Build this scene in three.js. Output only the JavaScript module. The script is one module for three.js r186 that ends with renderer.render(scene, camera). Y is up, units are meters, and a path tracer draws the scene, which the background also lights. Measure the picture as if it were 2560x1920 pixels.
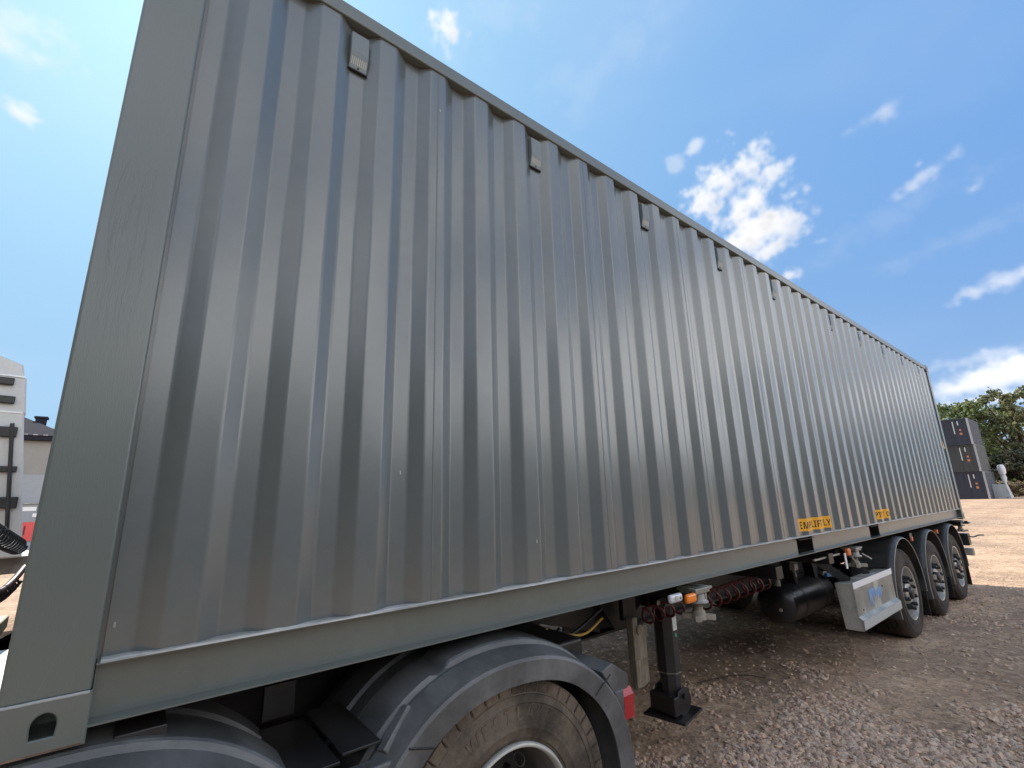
import * as THREE from 'three';
import { RoundedBoxGeometry } from 'three/addons/geometries/RoundedBoxGeometry.js';
import { mergeGeometries, mergeVertices, toCreasedNormals } from 'three/addons/utils/BufferGeometryUtils.js';
import { ImprovedNoise } from 'three/addons/math/ImprovedNoise.js';
import { TextGeometry } from 'three/addons/geometries/TextGeometry.js';
import { FontLoader } from 'three/addons/loaders/FontLoader.js';

// ------------------------------------------------------------------ camera, sky, sun, exposure
const scene = new THREE.Scene();
const camera = new THREE.PerspectiveCamera(78.99, 4 / 3, 0.05, 3000);
camera.position.set(0.1924, 1.7359, 1.7904);
camera.rotation.set(0.239985, -0.6783, -0.02708, 'YXZ');
camera.updateMatrixWorld();
const renderer = new THREE.WebGLRenderer({ antialias: true });
renderer.toneMapping = THREE.LinearToneMapping;
const EXPO = 1.6;
renderer.toneMappingExposure = EXPO;
renderer.shadowMap.enabled = true;
const SUN = new THREE.Vector3(-0.05, Math.sin(0.785), -Math.cos(0.785)).normalize();
const sun = new THREE.DirectionalLight(new THREE.Color().setRGB(1, 0.94, 0.85), 4.3);
sun.position.copy(SUN).multiplyScalar(120).add(new THREE.Vector3(8, 0, 0));
sun.target.position.set(8, 0, 0);
sun.castShadow = true; sun.shadow.radius = 1.2; sun.shadow.mapSize.set(4096, 4096);
Object.assign(sun.shadow.camera, { left: -90, right: 90, top: 90, bottom: -90, near: 1, far: 320 });
scene.add(sun, sun.target);

// ------------------------------------------------------------------ small helpers
const mulberry = (a) => () => { a |= 0; a = a + 0x6D2B79F5 | 0; let t = Math.imul(a ^ a >>> 15, 1 | a); t = t + Math.imul(t ^ t >>> 7, 61 | t) ^ t; return ((t ^ t >>> 14) >>> 0) / 4294967296; };
const rnd = mulberry(20240611);
const R = (a, b) => a + (b - a) * rnd();
const perlin = new ImprovedNoise();
const N3 = (x, y, z) => perlin.noise(x, y, z);
const fbm = (x, y, z, o = 5, g = 0.5) => { let s = 0, a = 0.5, n = 0; for (let i = 0; i < o; i++) { s += a * N3(x, y, z); n += a; a *= g; x = x * 2.03 + 11.3; y = y * 2.03 + 5.7; z = z * 2.03 + 3.1; } return s / n; };
const clamp = (x, a = 0, b = 1) => Math.min(b, Math.max(a, x));
const sstep = (a, b, x) => { const t = clamp((x - a) / (b - a)); return t * t * (3 - 2 * t); };
const mix = (a, b, t) => a + (b - a) * t;
const FOC = 960 / Math.tan(THREE.MathUtils.degToRad(78.99 / 2));
const ax = [new THREE.Vector3(), new THREE.Vector3(), new THREE.Vector3()];
camera.matrixWorld.extractBasis(...ax);
// direction of a photo pixel (2560 x 1920) and where it meets a plane or a depth
const dirOf = (px, py) => ax[0].clone().multiplyScalar((px - 1280) / FOC).addScaledVector(ax[1], (960 - py) / FOC).addScaledVector(ax[2], -1);
const onZ = (px, py, z) => { const d = dirOf(px, py); return d.multiplyScalar((z - camera.position.z) / d.z).add(camera.position); };
const atDepth = (px, py, t) => dirOf(px, py).multiplyScalar(t).add(camera.position);

// ------------------------------------------------------------------ the sky: clear air and scattered clouds
{
  const W = 2048, H = 1024, data = new Float32Array(W * H * 4);
  const clouds = [];
  const C = (px, py, rx, ry, tilt, dens, soft, kind = 0) => { const c = dirOf(px, py).normalize(); clouds.push(makeCloud(c, rx / FOC, ry / FOC, tilt, dens, soft, kind)); };
  function makeCloud(c, rx, ry, tilt, dens, soft, kind) {
    const e = new THREE.Vector3(0, 1, 0).cross(c).negate().normalize(), n = new THREE.Vector3().crossVectors(e, c).normalize();
    const ct = Math.cos(tilt), st = Math.sin(tilt);
    const U = e.clone().multiplyScalar(ct).addScaledVector(n, st), Vv = n.clone().multiplyScalar(ct).addScaledVector(e, -st);
    return { c, rx, ry, U, V: Vv, dens, soft, kind, reach: Math.cos(Math.min(1.4, Math.max(rx, ry) * 1.9)), s: clouds.length * 7.3 };
  }
  const k = 1.1573;                                                    // the big cumulus over the roof rail, in lobes
  for (const [x, y, rx, ry, t, d] of [[1555, 395, 62, 40, .75, 1], [1620, 355, 44, 34, .7, .95], [1680, 368, 38, 16, .35, .8], [1520, 440, 45, 36, .7, .95], [1620, 440, 66, 38, .6, 1.05], [1640, 500, 78, 44, .5, 1.05], [1600, 520, 58, 46, .4, .9], [1690, 490, 40, 34, .3, .8], [1660, 540, 50, 26, .7, .9], [1712, 420, 14, 11, .4, .7], [1740, 475, 11, 6, 0, .5], [1655, 305, 9, 15, .4, .6], [1650, 330, 14, 5, .3, .4], [1500, 320, 18, 12, .4, .6], [1465, 352, 20, 22, .8, .35], [1710, 592, 38, 13, .45, .75], [1775, 520, 14, 5, 0, .25]]) C(x * k, y * k, rx * k * 1.08, ry * k * 1.08, t, d * .9, .5);
  for (const [x, y, rx, ry, t, d] of [[955, 66, 38, 30, .2, .95], [1975, 398, 56, 13, .42, .42], [2010, 378, 24, 10, .6, .45], [2108, 403, 16, 12, .6, .5], [1885, 252, 44, 10, .15, .22], [1915, 245, 14, 14, .8, .3], [1985, 355, 6, 5, 0, .3], [38, 240, 26, 14, -.5, .75], [60, 232, 12, 6, -.3, .45], [30, 60, 60, 40, .2, .32], [20, 100, 50, 20, .1, .4], [2180, 605, 70, 16, .2, .5], [1050, 40, 130, 55, .3, .1], [1300, 150, 190, 60, .5, .08], [2150, 765, 200, 12, .05, .3], [2130, 815, 90, 24, .22, .7], [2200, 795, 70, 32, .12, .85], [2070, 840, 90, 12, .12, .4], [2230, 850, 150, 14, 0, .45], [2100, 870, 120, 7, .03, .3], [2120, 500, 160, 20, .1, .08], [1900, 480, 180, 30, .3, .07]]) C(x * k, y * k, rx * k, ry * k, t, d, .55, y > 700 ? 1 : 0);
  const r2 = mulberry(77);                                             // the same scattered cumulus goes on all round
  for (let i = 0; i < 190; i++) {
    const az = r2() * 6.283, el = 0.07 + Math.pow(r2(), 1.7) * 1.3, d = new THREE.Vector3(Math.cos(el) * Math.cos(az), Math.sin(el), Math.cos(el) * Math.sin(az));
    const a = r2(), b = r2(), e2 = r2(), f2 = r2();
    const p = d.clone().applyMatrix4(camera.matrixWorldInverse.copy(camera.matrixWorld).invert().setPosition(0, 0, 0));
    if (p.z < -0.3 && Math.abs(p.x / p.z) < 1.8 && Math.abs(p.y / p.z) < 1.5) continue;
    const w = (0.06 + 0.17 * a) * (0.5 + 0.5 * Math.cos(el));
    clouds.push(makeCloud(d, w, w * (0.4 + 0.4 * b), (e2 - .5) * .6, .6 + .4 * f2, .2, 0));
    clouds.push(makeCloud(d.clone().add(new THREE.Vector3(w * .5 * (a - .5), w * .25, w * .5 * (b - .5))).normalize(), w * .7, w * .4, (e2 - .5), .6 + .4 * f2, .2, 0));
  }
  const v = new THREE.Vector3(), t = new THREE.Vector3();
  for (let j = 0; j < H; j++) {
    const el = ((j + .5) / H - .5) * Math.PI, ce = Math.cos(el), se = Math.sin(el);
    for (let i = 0; i < W; i++) {
      const ph = ((i + .5) / W - .5) * 2 * Math.PI;
      v.set(ce * Math.cos(ph), se, ce * Math.sin(ph));
      const cg = clamp(v.dot(SUN), -1, 1), g = Math.acos(cg), up = Math.max(0, se);
      const near = Math.exp(-g / 0.62), hz = Math.exp(-up / 0.17);
      let r = mix(.12, .68, near), gg = mix(.31, 1.06, near), b = mix(.75, 1.2, near);
      r = mix(r, .56 + .02 * near, hz * .8); gg = mix(gg, .74 + .2 * near, hz * .8); b = mix(b, .88 + .2 * near, hz * .8);
      if (v.y > -0.02) {
        const wis = sstep(0.05, 0.75, fbm(v.x * 2.1 + 3, v.y * 4.2, v.z * 2.1, 4) + .18) * .085;   // thin high haze
        r += (1.0 - r) * wis; gg += (1.03 - gg) * wis; b += (1.08 - b) * wis;
        let al = 0, sh = 0;
        for (const c of clouds) {
          if (v.dot(c.c) < c.reach) continue;
          t.copy(v).divideScalar(Math.max(.2, v.dot(c.c))).sub(c.c);
          const a = t.dot(c.U) / c.rx, bb = t.dot(c.V) / c.ry, q = a * a + bb * bb;
          if (q > 5) continue;
          const f = 1.0 / Math.sqrt(c.rx * c.ry), fr = Math.min(f * 1.7, 40);
          const n = fbm(v.x * fr + c.s, v.y * fr, v.z * fr, 6, .6) * 1.45 + (c.kind ? .08 : 0);
          const m = sstep(0, c.soft * 2.2, 1 - Math.sqrt(q) + n * 1.15) * c.dens;
          if (m > 0) { al = 1 - (1 - al) * (1 - clamp(m, 0, .985)); sh += m * clamp(-bb * .5 + n * .7, -.5, .7); }
        }
        if (al > 0) {
          const s2 = clamp(sh, -.3, .8) * .22;
          const cb = 1.1 + 2.4 * sstep(1.3, 2.1, g); r = mix(r, cb * (1 - s2 * 1.7), al); gg = mix(gg, cb * (.985 - s2 * 1.6), al); b = mix(b, cb * (.97 - s2 * 1.3), al);
        }
      } else { const d = clamp(-v.y * 3); r = mix(r, .3, d); gg = mix(gg, .25, d); b = mix(b, .21, d); }
      const o = (j * W + i) * 4; data[o] = r / EXPO; data[o + 1] = gg / EXPO; data[o + 2] = b / EXPO; data[o + 3] = 1;
    }
  }
  const tex = new THREE.DataTexture(data, W, H, THREE.RGBAFormat, THREE.FloatType);
  tex.mapping = THREE.EquirectangularReflectionMapping; tex.magFilter = tex.minFilter = THREE.LinearFilter; tex.wrapS = THREE.RepeatWrapping; tex.needsUpdate = true;
  scene.background = tex; scene.environment = tex;
}

// ------------------------------------------------------------------ textures
function lattice(n, seed) { const r = mulberry(seed), a = new Float32Array(n * n); for (let i = 0; i < n * n; i++) a[i] = r(); return (x, y) => { const xi = Math.floor(x), yi = Math.floor(y), fx = x - xi, fy = y - yi, u = fx * fx * (3 - 2 * fx), w = fy * fy * (3 - 2 * fy), g = (p, q) => a[((q % n + n) % n) * n + ((p % n + n) % n)]; return mix(mix(g(xi, yi), g(xi + 1, yi), u), mix(g(xi, yi + 1), g(xi + 1, yi + 1), u), w); }; }
function tileNoise(base, oct, seed, gain = .5) { const L = []; for (let i = 0; i < oct; i++) L.push([base * 2 ** i, lattice(base * 2 ** i, seed + i * 13), gain ** i]); const t = L.reduce((s, l) => s + l[2], 0); return (u, v) => { let s = 0; for (const [n, f, a] of L) s += a * f(u * n, v * n); return s / t; }; }
function tex(S, fn, srgb = true, rep = 1) {
  const d = new Uint8Array(S * S * 4); let o = 0;
  for (let j = 0; j < S; j++) for (let i = 0; i < S; i++) { const c = fn((i + .5) / S, (j + .5) / S); for (let q = 0; q < 3; q++) d[o + q] = clamp(Array.isArray(c) ? c[q] : c) * 255; d[o + 3] = 255; o += 4; }
  const t = new THREE.DataTexture(d, S, S); t.wrapS = t.wrapT = THREE.RepeatWrapping; t.magFilter = THREE.LinearFilter; t.minFilter = THREE.LinearMipmapLinearFilter; t.generateMipmaps = true; if (srgb) t.colorSpace = THREE.SRGBColorSpace; t.repeat.set(rep, rep); t.needsUpdate = true; return t;
}
const nA = tileNoise(4, 6, 5), nB = tileNoise(48, 3, 91), nC = tileNoise(3, 5, 301), nD = tileNoise(160, 2, 17);
const paintMap = tex(1024, (u, v) => { const a = nA(u, v), st = nC(u * 5, v), f = nB(u, v); const k = .9 + .06 * (a - .5) + .04 * (st - .5) + .05 * (f - .5); return [k, k, k * (1 - .03 * (a - .5))]; }, true, .5);
const paintBump = tex(1024, (u, v) => .5 + .7 * (nB(u * 2, v * 2) - .5) + .35 * (nA(u, v) - .5), false, 1.2);
const paintRough = tex(512, (u, v) => { const a = nA(u, v), k = .88 + .2 * (a - .5) + .12 * (nB(u, v) - .5); return [k, k, k]; }, false, .4);
const dustMap = tex(1024, (u, v) => { const a = sstep(.35, .72, nA(u, v)), f = nB(u, v); const k = .72 + .25 * a + .12 * (f - .5); return [k, k * .985, k * .96]; }, true, 1.1);
const dustRough = tex(512, (u, v) => { const k = .72 + .5 * (nA(u, v) - .4); return [k, k, k]; }, false, 1.1);
const tyreDust = tex(1024, (u, v) => { const a = sstep(.3, .68, nA(u, v)), f = nB(u, v), g = nD(u, v); const k = .58 + .4 * a + .2 * (f - .5) + .12 * (g - .5); return [k, k * .96, k * .9]; }, true, 1.3);
const woodMap = tex(512, (u, v) => { const g = nC(u * 7, v * .6), f = nB(u, v * .3); const k = .7 + .35 * (g - .5) + .25 * (f - .5); return [k, k * .97, k * .92]; }, true, 1.5);
const soilA = tileNoise(6, 6, 711, .58), soilB = tileNoise(64, 3, 733, .6), soilC = tileNoise(256, 2, 751), soilD = tileNoise(3, 3, 771);
const soilMap = tex(2048, (u, v) => { const a = soilA(u, v), b = soilB(u, v), c = soilC(u, v), d = sstep(.4, .62, soilD(u, v)); const peb = sstep(.66, .74, b); const k = .74 + .34 * (a - .5) + .3 * (b - .5) + .24 * (c - .5) + .05 * d; return [k + .02, k * .985 + .02 * peb, k * (.955 + .05 * peb)]; }, true, .2);
const soilBump = tex(2048, (u, v) => clamp(.4 * soilA(u, v) + .55 * soilB(u, v) + .25 * soilC(u, v) - .1), false, .2);

// ------------------------------------------------------------------ materials (linear base colours)
const lin = (r, g, b) => new THREE.Color().setRGB(r, g, b);
const M = (c, rough, o = {}) => new THREE.MeshPhysicalMaterial({ color: lin(...c), roughness: rough, side: THREE.DoubleSide, ...o });
const paint = M([.118, .142, .142], .44, { map: paintMap, bumpMap: paintBump, bumpScale: .00025, roughnessMap: paintRough, ior: 1.6, clearcoat: 1, clearcoatRoughness: .2 });
const railPaint = M([.155, .18, .165], .46, { clearcoat: .5, clearcoatRoughness: .25, map: paintMap, bumpMap: paintBump, bumpScale: .0008, roughnessMap: paintRough });
const sealant = M([.55, .56, .55], .5, { map: dustMap });
const rustSeal = M([.20, .165, .14], .8, { map: dustMap });
const ventMat = M([.22, .26, .275], .5, { map: paintMap });
const ventGrille = M([.42, .42, .36], .6);
const tintedGlass = M([.03, .04, .045], .06, { clearcoat: 1 });
const blackSteel = M([.035, .034, .035], .5, { map: dustMap, roughnessMap: dustRough });
const blackPlastic = M([.03, .031, .034], .55, { map: dustMap, roughnessMap: dustRough });
const fenderPlastic = M([.17, .178, .185], .5, { map: dustMap, roughnessMap: dustRough, bumpMap: paintBump, bumpScale: .0006 });
const trailerFender = M([.085, .087, .088], .48, { map: dustMap, roughnessMap: dustRough });
const fenderLip = M([.62, .6, .56], .5, { map: dustMap });
const tyreDusty = M([.155, .134, .114], .95, { map: tyreDust, bumpMap: paintBump, bumpScale: .001 });
const tyreRubber = M([.075, .064, .056], .85, { map: tyreDust, bumpMap: paintBump, bumpScale: .0008 });
const steelRim = M([.3, .3, .3], .42, { metalness: .35, map: dustMap });
const rimEdge = M([.72, .74, .7], .45, { map: dustMap });
const chrome = M([.84, .84, .81], .3, { metalness: .35, map: dustMap, roughnessMap: dustRough });
const galv = M([.56, .57, .53], .5, { metalness: .1, map: dustMap, roughnessMap: dustRough });
const alu = M([.66, .67, .68], .4, { metalness: .55, map: dustMap });
const cream = M([.52, .48, .4], .6, { map: dustMap });
const plank = M([.42, .38, .31], .85, { map: woodMap });
const whiteTape = M([.86, .86, .86], .35);
const amber = M([.95, .24, .01], .25, { clearcoat: .6 });
const amberDull = M([.75, .19, .05], .4);
const redLens = M([.42, .012, .02], .18, { clearcoat: .8, clearcoatRoughness: .1 });
const clearLens = M([.62, .64, .66], .15, { clearcoat: .8 });
const redHose = M([.1, .018, .016], .45);
const blackHose = M([.02, .02, .022], .38);
const yellowHose = M([.5, .32, .06], .5);
const whitePaint = M([.72, .73, .71], .4, { map: paintMap });
const stonePlastic = M([.56, .6, .63], .4);
const tankMat = M([.03, .03, .034], .42, { map: dustMap, roughnessMap: dustRough });

// ------------------------------------------------------------------ geometry helpers
function metreUV(g) {                                                    // uv in metres, taken from the larger face of each triangle
  g = g.index ? g.toNonIndexed() : g;
  const p = g.attributes.position, uv = new Float32Array(p.count * 2), a = new THREE.Vector3(), b = new THREE.Vector3(), c = new THREE.Vector3();
  for (let i = 0; i < p.count; i += 3) {
    a.fromBufferAttribute(p, i); b.fromBufferAttribute(p, i + 1); c.fromBufferAttribute(p, i + 2);
    const n = b.clone().sub(a).cross(c.clone().sub(a)), nx = Math.abs(n.x), ny = Math.abs(n.y), nz = Math.abs(n.z);
    [a, b, c].forEach((q, m) => { const o = (i + m) * 2; if (nz >= nx && nz >= ny) { uv[o] = q.x; uv[o + 1] = q.y; } else if (nx >= ny) { uv[o] = q.z; uv[o + 1] = q.y; } else { uv[o] = q.x; uv[o + 1] = q.z; } });
  }
  g.setAttribute('uv', new THREE.BufferAttribute(uv, 2));
  return g;
}
const only = (g) => { for (const k of Object.keys(g.attributes)) if (!['position', 'normal', 'uv'].includes(k)) g.deleteAttribute(k); return g; };
const merge = (list) => mergeGeometries(list.map((g) => only(g.index ? g.toNonIndexed() : g)));
const bx = (x0, x1, y0, y1, z0, z1, r = 0) => {
  const w = Math.abs(x1 - x0), h = Math.abs(y1 - y0), d = Math.abs(z1 - z0);
  const g = r ? new RoundedBoxGeometry(w, h, d, 2, Math.min(r, w / 2.01, h / 2.01, d / 2.01)) : new THREE.BoxGeometry(w, h, d);
  g.translate((x0 + x1) / 2, (y0 + y1) / 2, (z0 + z1) / 2); return metreUV(g);
};
const cylBetween = (a, b, r, seg = 12, r1 = r) => { const A = new THREE.Vector3(...a), B = new THREE.Vector3(...b), d = B.clone().sub(A), g = new THREE.CylinderGeometry(r1, r, d.length(), seg, 1); g.applyQuaternion(new THREE.Quaternion().setFromUnitVectors(new THREE.Vector3(0, 1, 0), d.normalize())); g.translate((A.x + B.x) / 2, (A.y + B.y) / 2, (A.z + B.z) / 2); return metreUV(g); };
const barBetween = (a, b, w, t) => { const A = new THREE.Vector3(...a), B = new THREE.Vector3(...b), d = B.clone().sub(A), g = new RoundedBoxGeometry(w, d.length(), t, 1, Math.min(w, t) * .15); g.applyQuaternion(new THREE.Quaternion().setFromUnitVectors(new THREE.Vector3(0, 1, 0), d.normalize())); g.translate((A.x + B.x) / 2, (A.y + B.y) / 2, (A.z + B.z) / 2); return metreUV(g); };
const tube = (pts, r, seg = 60, rs = 8) => new THREE.TubeGeometry(new THREE.CatmullRomCurve3(pts.map((p) => new THREE.Vector3(...p))), seg, r, rs);
const latheZ = (prof, seg = 64) => { const g = new THREE.LatheGeometry(prof.map(([r, z]) => new THREE.Vector2(r, z)), seg); g.rotateX(Math.PI / 2); return g; };   // axis along z
const prismX = (yz, x0, x1, bev = .002) => { const s = new THREE.Shape(yz.map(([z, y]) => new THREE.Vector2(-z, y))); const g = new THREE.ExtrudeGeometry(s, { depth: x1 - x0 - 2 * bev, bevelEnabled: bev > 0, bevelSize: bev, bevelThickness: bev, bevelSegments: 1, steps: 1 }); g.rotateY(Math.PI / 2); g.translate(x0 + bev, 0, 0); return metreUV(g); };
const prismZ = (xy, z0, z1, bev = .002, holes = []) => { const s = new THREE.Shape(xy.map(([x, y]) => new THREE.Vector2(x, y))); for (const h of holes) s.holes.push(new THREE.Path(h.map(([x, y]) => new THREE.Vector2(x, y)))); const g = new THREE.ExtrudeGeometry(s, { depth: z1 - z0 - 2 * bev, bevelEnabled: bev > 0, bevelSize: bev, bevelThickness: bev, bevelSegments: 1, steps: 1 }); g.translate(0, 0, z0 + bev); return metreUV(g); };
const taken = {};
const numbered = (n) => { const k = taken[n] = (taken[n] ?? -1) + 1; return k ? `${n}_${String(k).padStart(3, '0')}` : n; };
function thing(name, label, category, [x, y, z] = [0, 0, 0], group) { const o = new THREE.Group(); o.name = numbered(name); o.position.set(x, y, z); o.userData = { label, category }; if (group) o.userData.group = group; scene.add(o); return o; }
const shadowed = (m) => { m.castShadow = m.receiveShadow = true; return m; };
// a part whose geometry is given in world metres; its thing stands unturned at its base
function part(name, g, m, parent) { const o = shadowed(new THREE.Mesh(Array.isArray(g) ? merge(g) : g, m)); o.name = name; parent.add(o); let p = parent, s = new THREE.Vector3(); while (p && p !== scene) { s.add(p.position); p = p.parent; } o.position.copy(s.negate()); return o; }
function local(name, g, m, parent) { const o = shadowed(new THREE.Mesh(Array.isArray(g) ? merge(g) : g, m)); o.name = name; parent.add(o); return o; }
function group(name, parent, [x, y, z] = [0, 0, 0]) { const o = new THREE.Group(); o.name = name; o.position.set(x, y, z); parent.add(o); return o; }
function structure(name, g, m) { const o = shadowed(new THREE.Mesh(g, m)); o.name = name; o.userData.kind = 'structure'; scene.add(o); return o; }

// ------------------------------------------------------------------ ground
const groundY = (x, z) => .45 * sstep(26, 60, x) + (Math.hypot(x - 5, z) < 26 ? .012 * fbm(x * .9, 0, z * .9, 3) + .02 * N3(x * .23, 4, z * .23) : 0) * (1 - sstep(14, 26, Math.hypot(x - 5, z)));
{
  const line = (c, lo, hi) => { const a = [c]; let s = .09; for (let x = c; x < hi;) { x += s; a.push(x); if (Math.abs(x - c) > 5) s *= 1.07; } s = .09; for (let x = c; x > lo;) { x -= s; a.unshift(x); if (Math.abs(x - c) > 4) s *= 1.07; } return a; };
  const xs = line(5.5, -700, 900), zs = line(0, -800, 800), pos = [], col = [], uv = [], idx = [];
  for (const z of zs) for (const x of xs) {
    pos.push(x, groundY(x, z), z); uv.push(x, z);
    const a = fbm(x * .35, 1.7, z * .35, 4), b = fbm(x * .06 + 9, 0, z * .06, 3);
    const dk = 1 + .22 * a + .16 * b, gy = sstep(-.15, .3, fbm(x * .22 + 40, 2, z * .22, 3));
    col.push(mix(.70, .65, gy) * dk, mix(.505, .485, gy) * dk, mix(.345, .345, gy) * dk);
  }
  const w = xs.length;
  for (let j = 0; j < zs.length - 1; j++) for (let i = 0; i < w - 1; i++) { const a = j * w + i; idx.push(a, a + w, a + 1, a + 1, a + w, a + w + 1); }
  const g = new THREE.BufferGeometry(); g.setAttribute('position', new THREE.Float32BufferAttribute(pos, 3)); g.setAttribute('color', new THREE.Float32BufferAttribute(col, 3)); g.setAttribute('uv', new THREE.Float32BufferAttribute(uv, 2)); g.setIndex(idx); g.computeVertexNormals();
  structure('ground', g, new THREE.MeshStandardMaterial({ vertexColors: true, roughness: .95, map: soilMap, bumpMap: soilBump, bumpScale: .02 }));
}

// ------------------------------------------------------------------ the grey container
const H0 = 1.15, LEN = 12.192, HC = 2.896, TOP = H0 + HC, PITCH = .28, WID = 2.438;
const ZO = -.012, ZI = -.048;                                             // outer and inner face of the pressed sheet
const grooveX = (k) => LEN / 2 + (k - 22) * PITCH;
const OPEN = .192, FLAT = .07;
function sheetZ(x) {                                                      // profile of the side wall
  const k = Math.round((x - LEN / 2) / PITCH) + 22; if (k < 1 || k > 43) return ZO;
  const d = Math.abs(x - grooveX(k)); return d < FLAT / 2 ? ZI : d > OPEN / 2 ? ZO : mix(ZI, ZO, (d - FLAT / 2) / (OPEN / 2 - FLAT / 2));
}
function profileXs(x0, x1) {                                              // sample points, close together at the bends
  const s = new Set([x0, x1]);
  for (let k = 1; k <= 43; k++) for (const d of [-OPEN / 2, -FLAT / 2, FLAT / 2, OPEN / 2]) for (const e of [-.007, -.0025, .0025, .007]) { const x = grooveX(k) + d + e; if (x > x0 && x < x1) s.add(+x.toFixed(5)); }
  return [...s].sort((a, b) => a - b);
}
const softZ = (x) => { let s = 0; for (let i = -2; i <= 2; i++) s += sheetZ(x + i * .0026); return s / 5; };
function sheetGeo(x0, x1, y0, y1, off = 0, ny = 26, dent = 1) {
  const xs = profileXs(x0, x1), pos = [], uv = [], idx = []; let arc = 0;
  xs.forEach((x, i) => {
    const z = softZ(x); if (i) arc += Math.hypot(x - xs[i - 1], z - softZ(xs[i - 1]));
    for (let j = 0; j <= ny; j++) { const y = mix(y0, y1, j / ny), e = Math.sin(Math.PI * j / ny); pos.push(x, y, z + off + dent * e * .0011 * fbm(x * 2.2, y * 1.1, 3, 3) + dent * e * .0003 * N3(x * 9, y * 5, 1)); uv.push(x0 + arc, y); }
  });
  for (let i = 0; i < xs.length - 1; i++) for (let j = 0; j < ny; j++) { const a = i * (ny + 1) + j, b = a + ny + 1; idx.push(a, b, a + 1, a + 1, b, b + 1); }
  const g = new THREE.BufferGeometry(); g.setAttribute('position', new THREE.Float32BufferAttribute(pos, 3)); g.setAttribute('uv', new THREE.Float32BufferAttribute(uv, 2)); g.setIndex(idx); g.computeVertexNormals(); return g;
}
const RAIL_T = H0 + .183, RAIL_B = H0 + .033, TOPRAIL_B = TOP - .084;
function canvas(w, h, draw) { const c = document.createElement('canvas'); c.width = w; c.height = h; draw(c.getContext('2d'), w, h); const t = new THREE.CanvasTexture(c); t.colorSpace = THREE.SRGBColorSpace; t.anisotropy = 8; return t; }
const box40 = thing('shipping_container', 'long grey corrugated steel container carried on the semi-trailer', 'container', [LEN / 2, H0, -WID / 2]);
{
  const C = box40;
  // pressed side sheets, butted every four grooves
  const cuts = [.187]; for (let k = 4; k < 43; k += 4) cuts.push(grooveX(k) + PITCH / 2); cuts.push(LEN - .14);
  for (let i = 0; i < cuts.length - 1; i++) {
    const p = part('side_panel', sheetGeo(cuts[i], cuts[i + 1], RAIL_T, TOPRAIL_B), paint, C);
    if (i) { const x = cuts[i], g = new THREE.CylinderGeometry(.003, .003, TOPRAIL_B - RAIL_T, 6, 40); const q = g.attributes.position; for (let n = 0; n < q.count; n++) { q.setX(n, q.getX(n) * (1.2 + .8 * N3(q.getY(n) * 30, x, 0))); q.setZ(n, q.getZ(n) * .5); } g.translate(x, (TOPRAIL_B + RAIL_T) / 2, ZO); g.computeVertexNormals(); const o = part('weld_seam', metreUV(g), railPaint, C); o.position.copy(p.position); p.add(o); o.position.set(0, 0, 0); }
  }
  part('far_side_panel', (() => { const g = sheetGeo(.183, LEN - .14, RAIL_T, TOPRAIL_B, 0, 4); g.scale(1, 1, -1); g.translate(0, 0, -WID); return g; })(), paint, C);
  part('post_joint', bx(.165, .192, RAIL_T, TOPRAIL_B, -.055, -.06), paint, C);
  // top rails: square tube with rounded edges
  for (const z of [0, -WID + .064]) part('top_rail', bx(.178, LEN - .178, TOPRAIL_B, TOP - .004, z - .064, z - .002, .008), railPaint, C);
  // bottom rails: channel with flanges turned outward, cut by the fork pockets
  const pockets = [LEN / 2 - 1.025, LEN / 2 + 1.025];
  for (const sgn of [1, -1]) {
    const zz = (z) => sgn > 0 ? z : -WID - z;
    const bits = [], runs = [[.178, pockets[0] - .18], [pockets[0] + .18, pockets[1] - .18], [pockets[1] + .18, LEN - .178]];
    for (const [a, b] of runs) bits.push(bx(a, b, RAIL_B + .0045, RAIL_T - .0045, zz(-.058), zz(-.064)));
    bits.push(bx(.178, LEN - .178, RAIL_T - .0045, RAIL_T, zz(-.004), zz(-.075)));
    bits.push(bx(.178, LEN - .178, RAIL_B, RAIL_B + .005, zz(.0), zz(-.075)));
    part('bottom_rail', bits, railPaint, C);
  }
  // fork pockets: steel boxes running right across
  for (const p of pockets) { const f = [bx(p - .186, p - .18, RAIL_B + .0055, RAIL_T - .0055, -.065, -WID + .065), bx(p + .18, p + .186, RAIL_B + .0055, RAIL_T - .0055, -.065, -WID + .065), bx(p - .18, p + .18, RAIL_T - .03, RAIL_T - .026, -.03, -WID + .03)]; part('fork_pocket', f, blackSteel, C); }
  // lumpy sealant where the sheets stand on the rail, and along the top of each groove
  { const pos = [], idx = [], n = 1500; for (let i = 0; i <= n; i++) { const x = mix(.186, LEN - .15, i / n), b = clamp(.55 + .9 * fbm(x * 3.1, 2, 0, 3) + .35 * N3(x * 22, 0, 1), .12, 1.2); const z0 = Math.max(softZ(x) + .001, ZI), h = .004 + .007 * b; pos.push(x, RAIL_T - .001, -.002 + .002 * b, x, RAIL_T + h * .55, -.003, x, RAIL_T + h, -.0095, x, RAIL_T + h * .8, z0 - .002); } for (let i = 0; i < n; i++) for (let j = 0; j < 3; j++) { const a = i * 4 + j, b = a + 4; idx.push(a, b, a + 1, a + 1, b, b + 1); } const g = new THREE.BufferGeometry(); g.setAttribute('position', new THREE.Float32BufferAttribute(pos, 3)); g.setIndex(idx); g.computeVertexNormals(); part('sealant_bead', metreUV(g), sealant, C); }
  { const bits = []; for (let k = 1; k <= 43; k++) bits.push(sheetGeo(grooveX(k) - OPEN / 2 - .004, grooveX(k) + OPEN / 2 + .004, TOPRAIL_B - .009, TOPRAIL_B - .0005, .0018, 1, 0)); part('groove_sealant', bits, rustSeal, C); }
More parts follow.
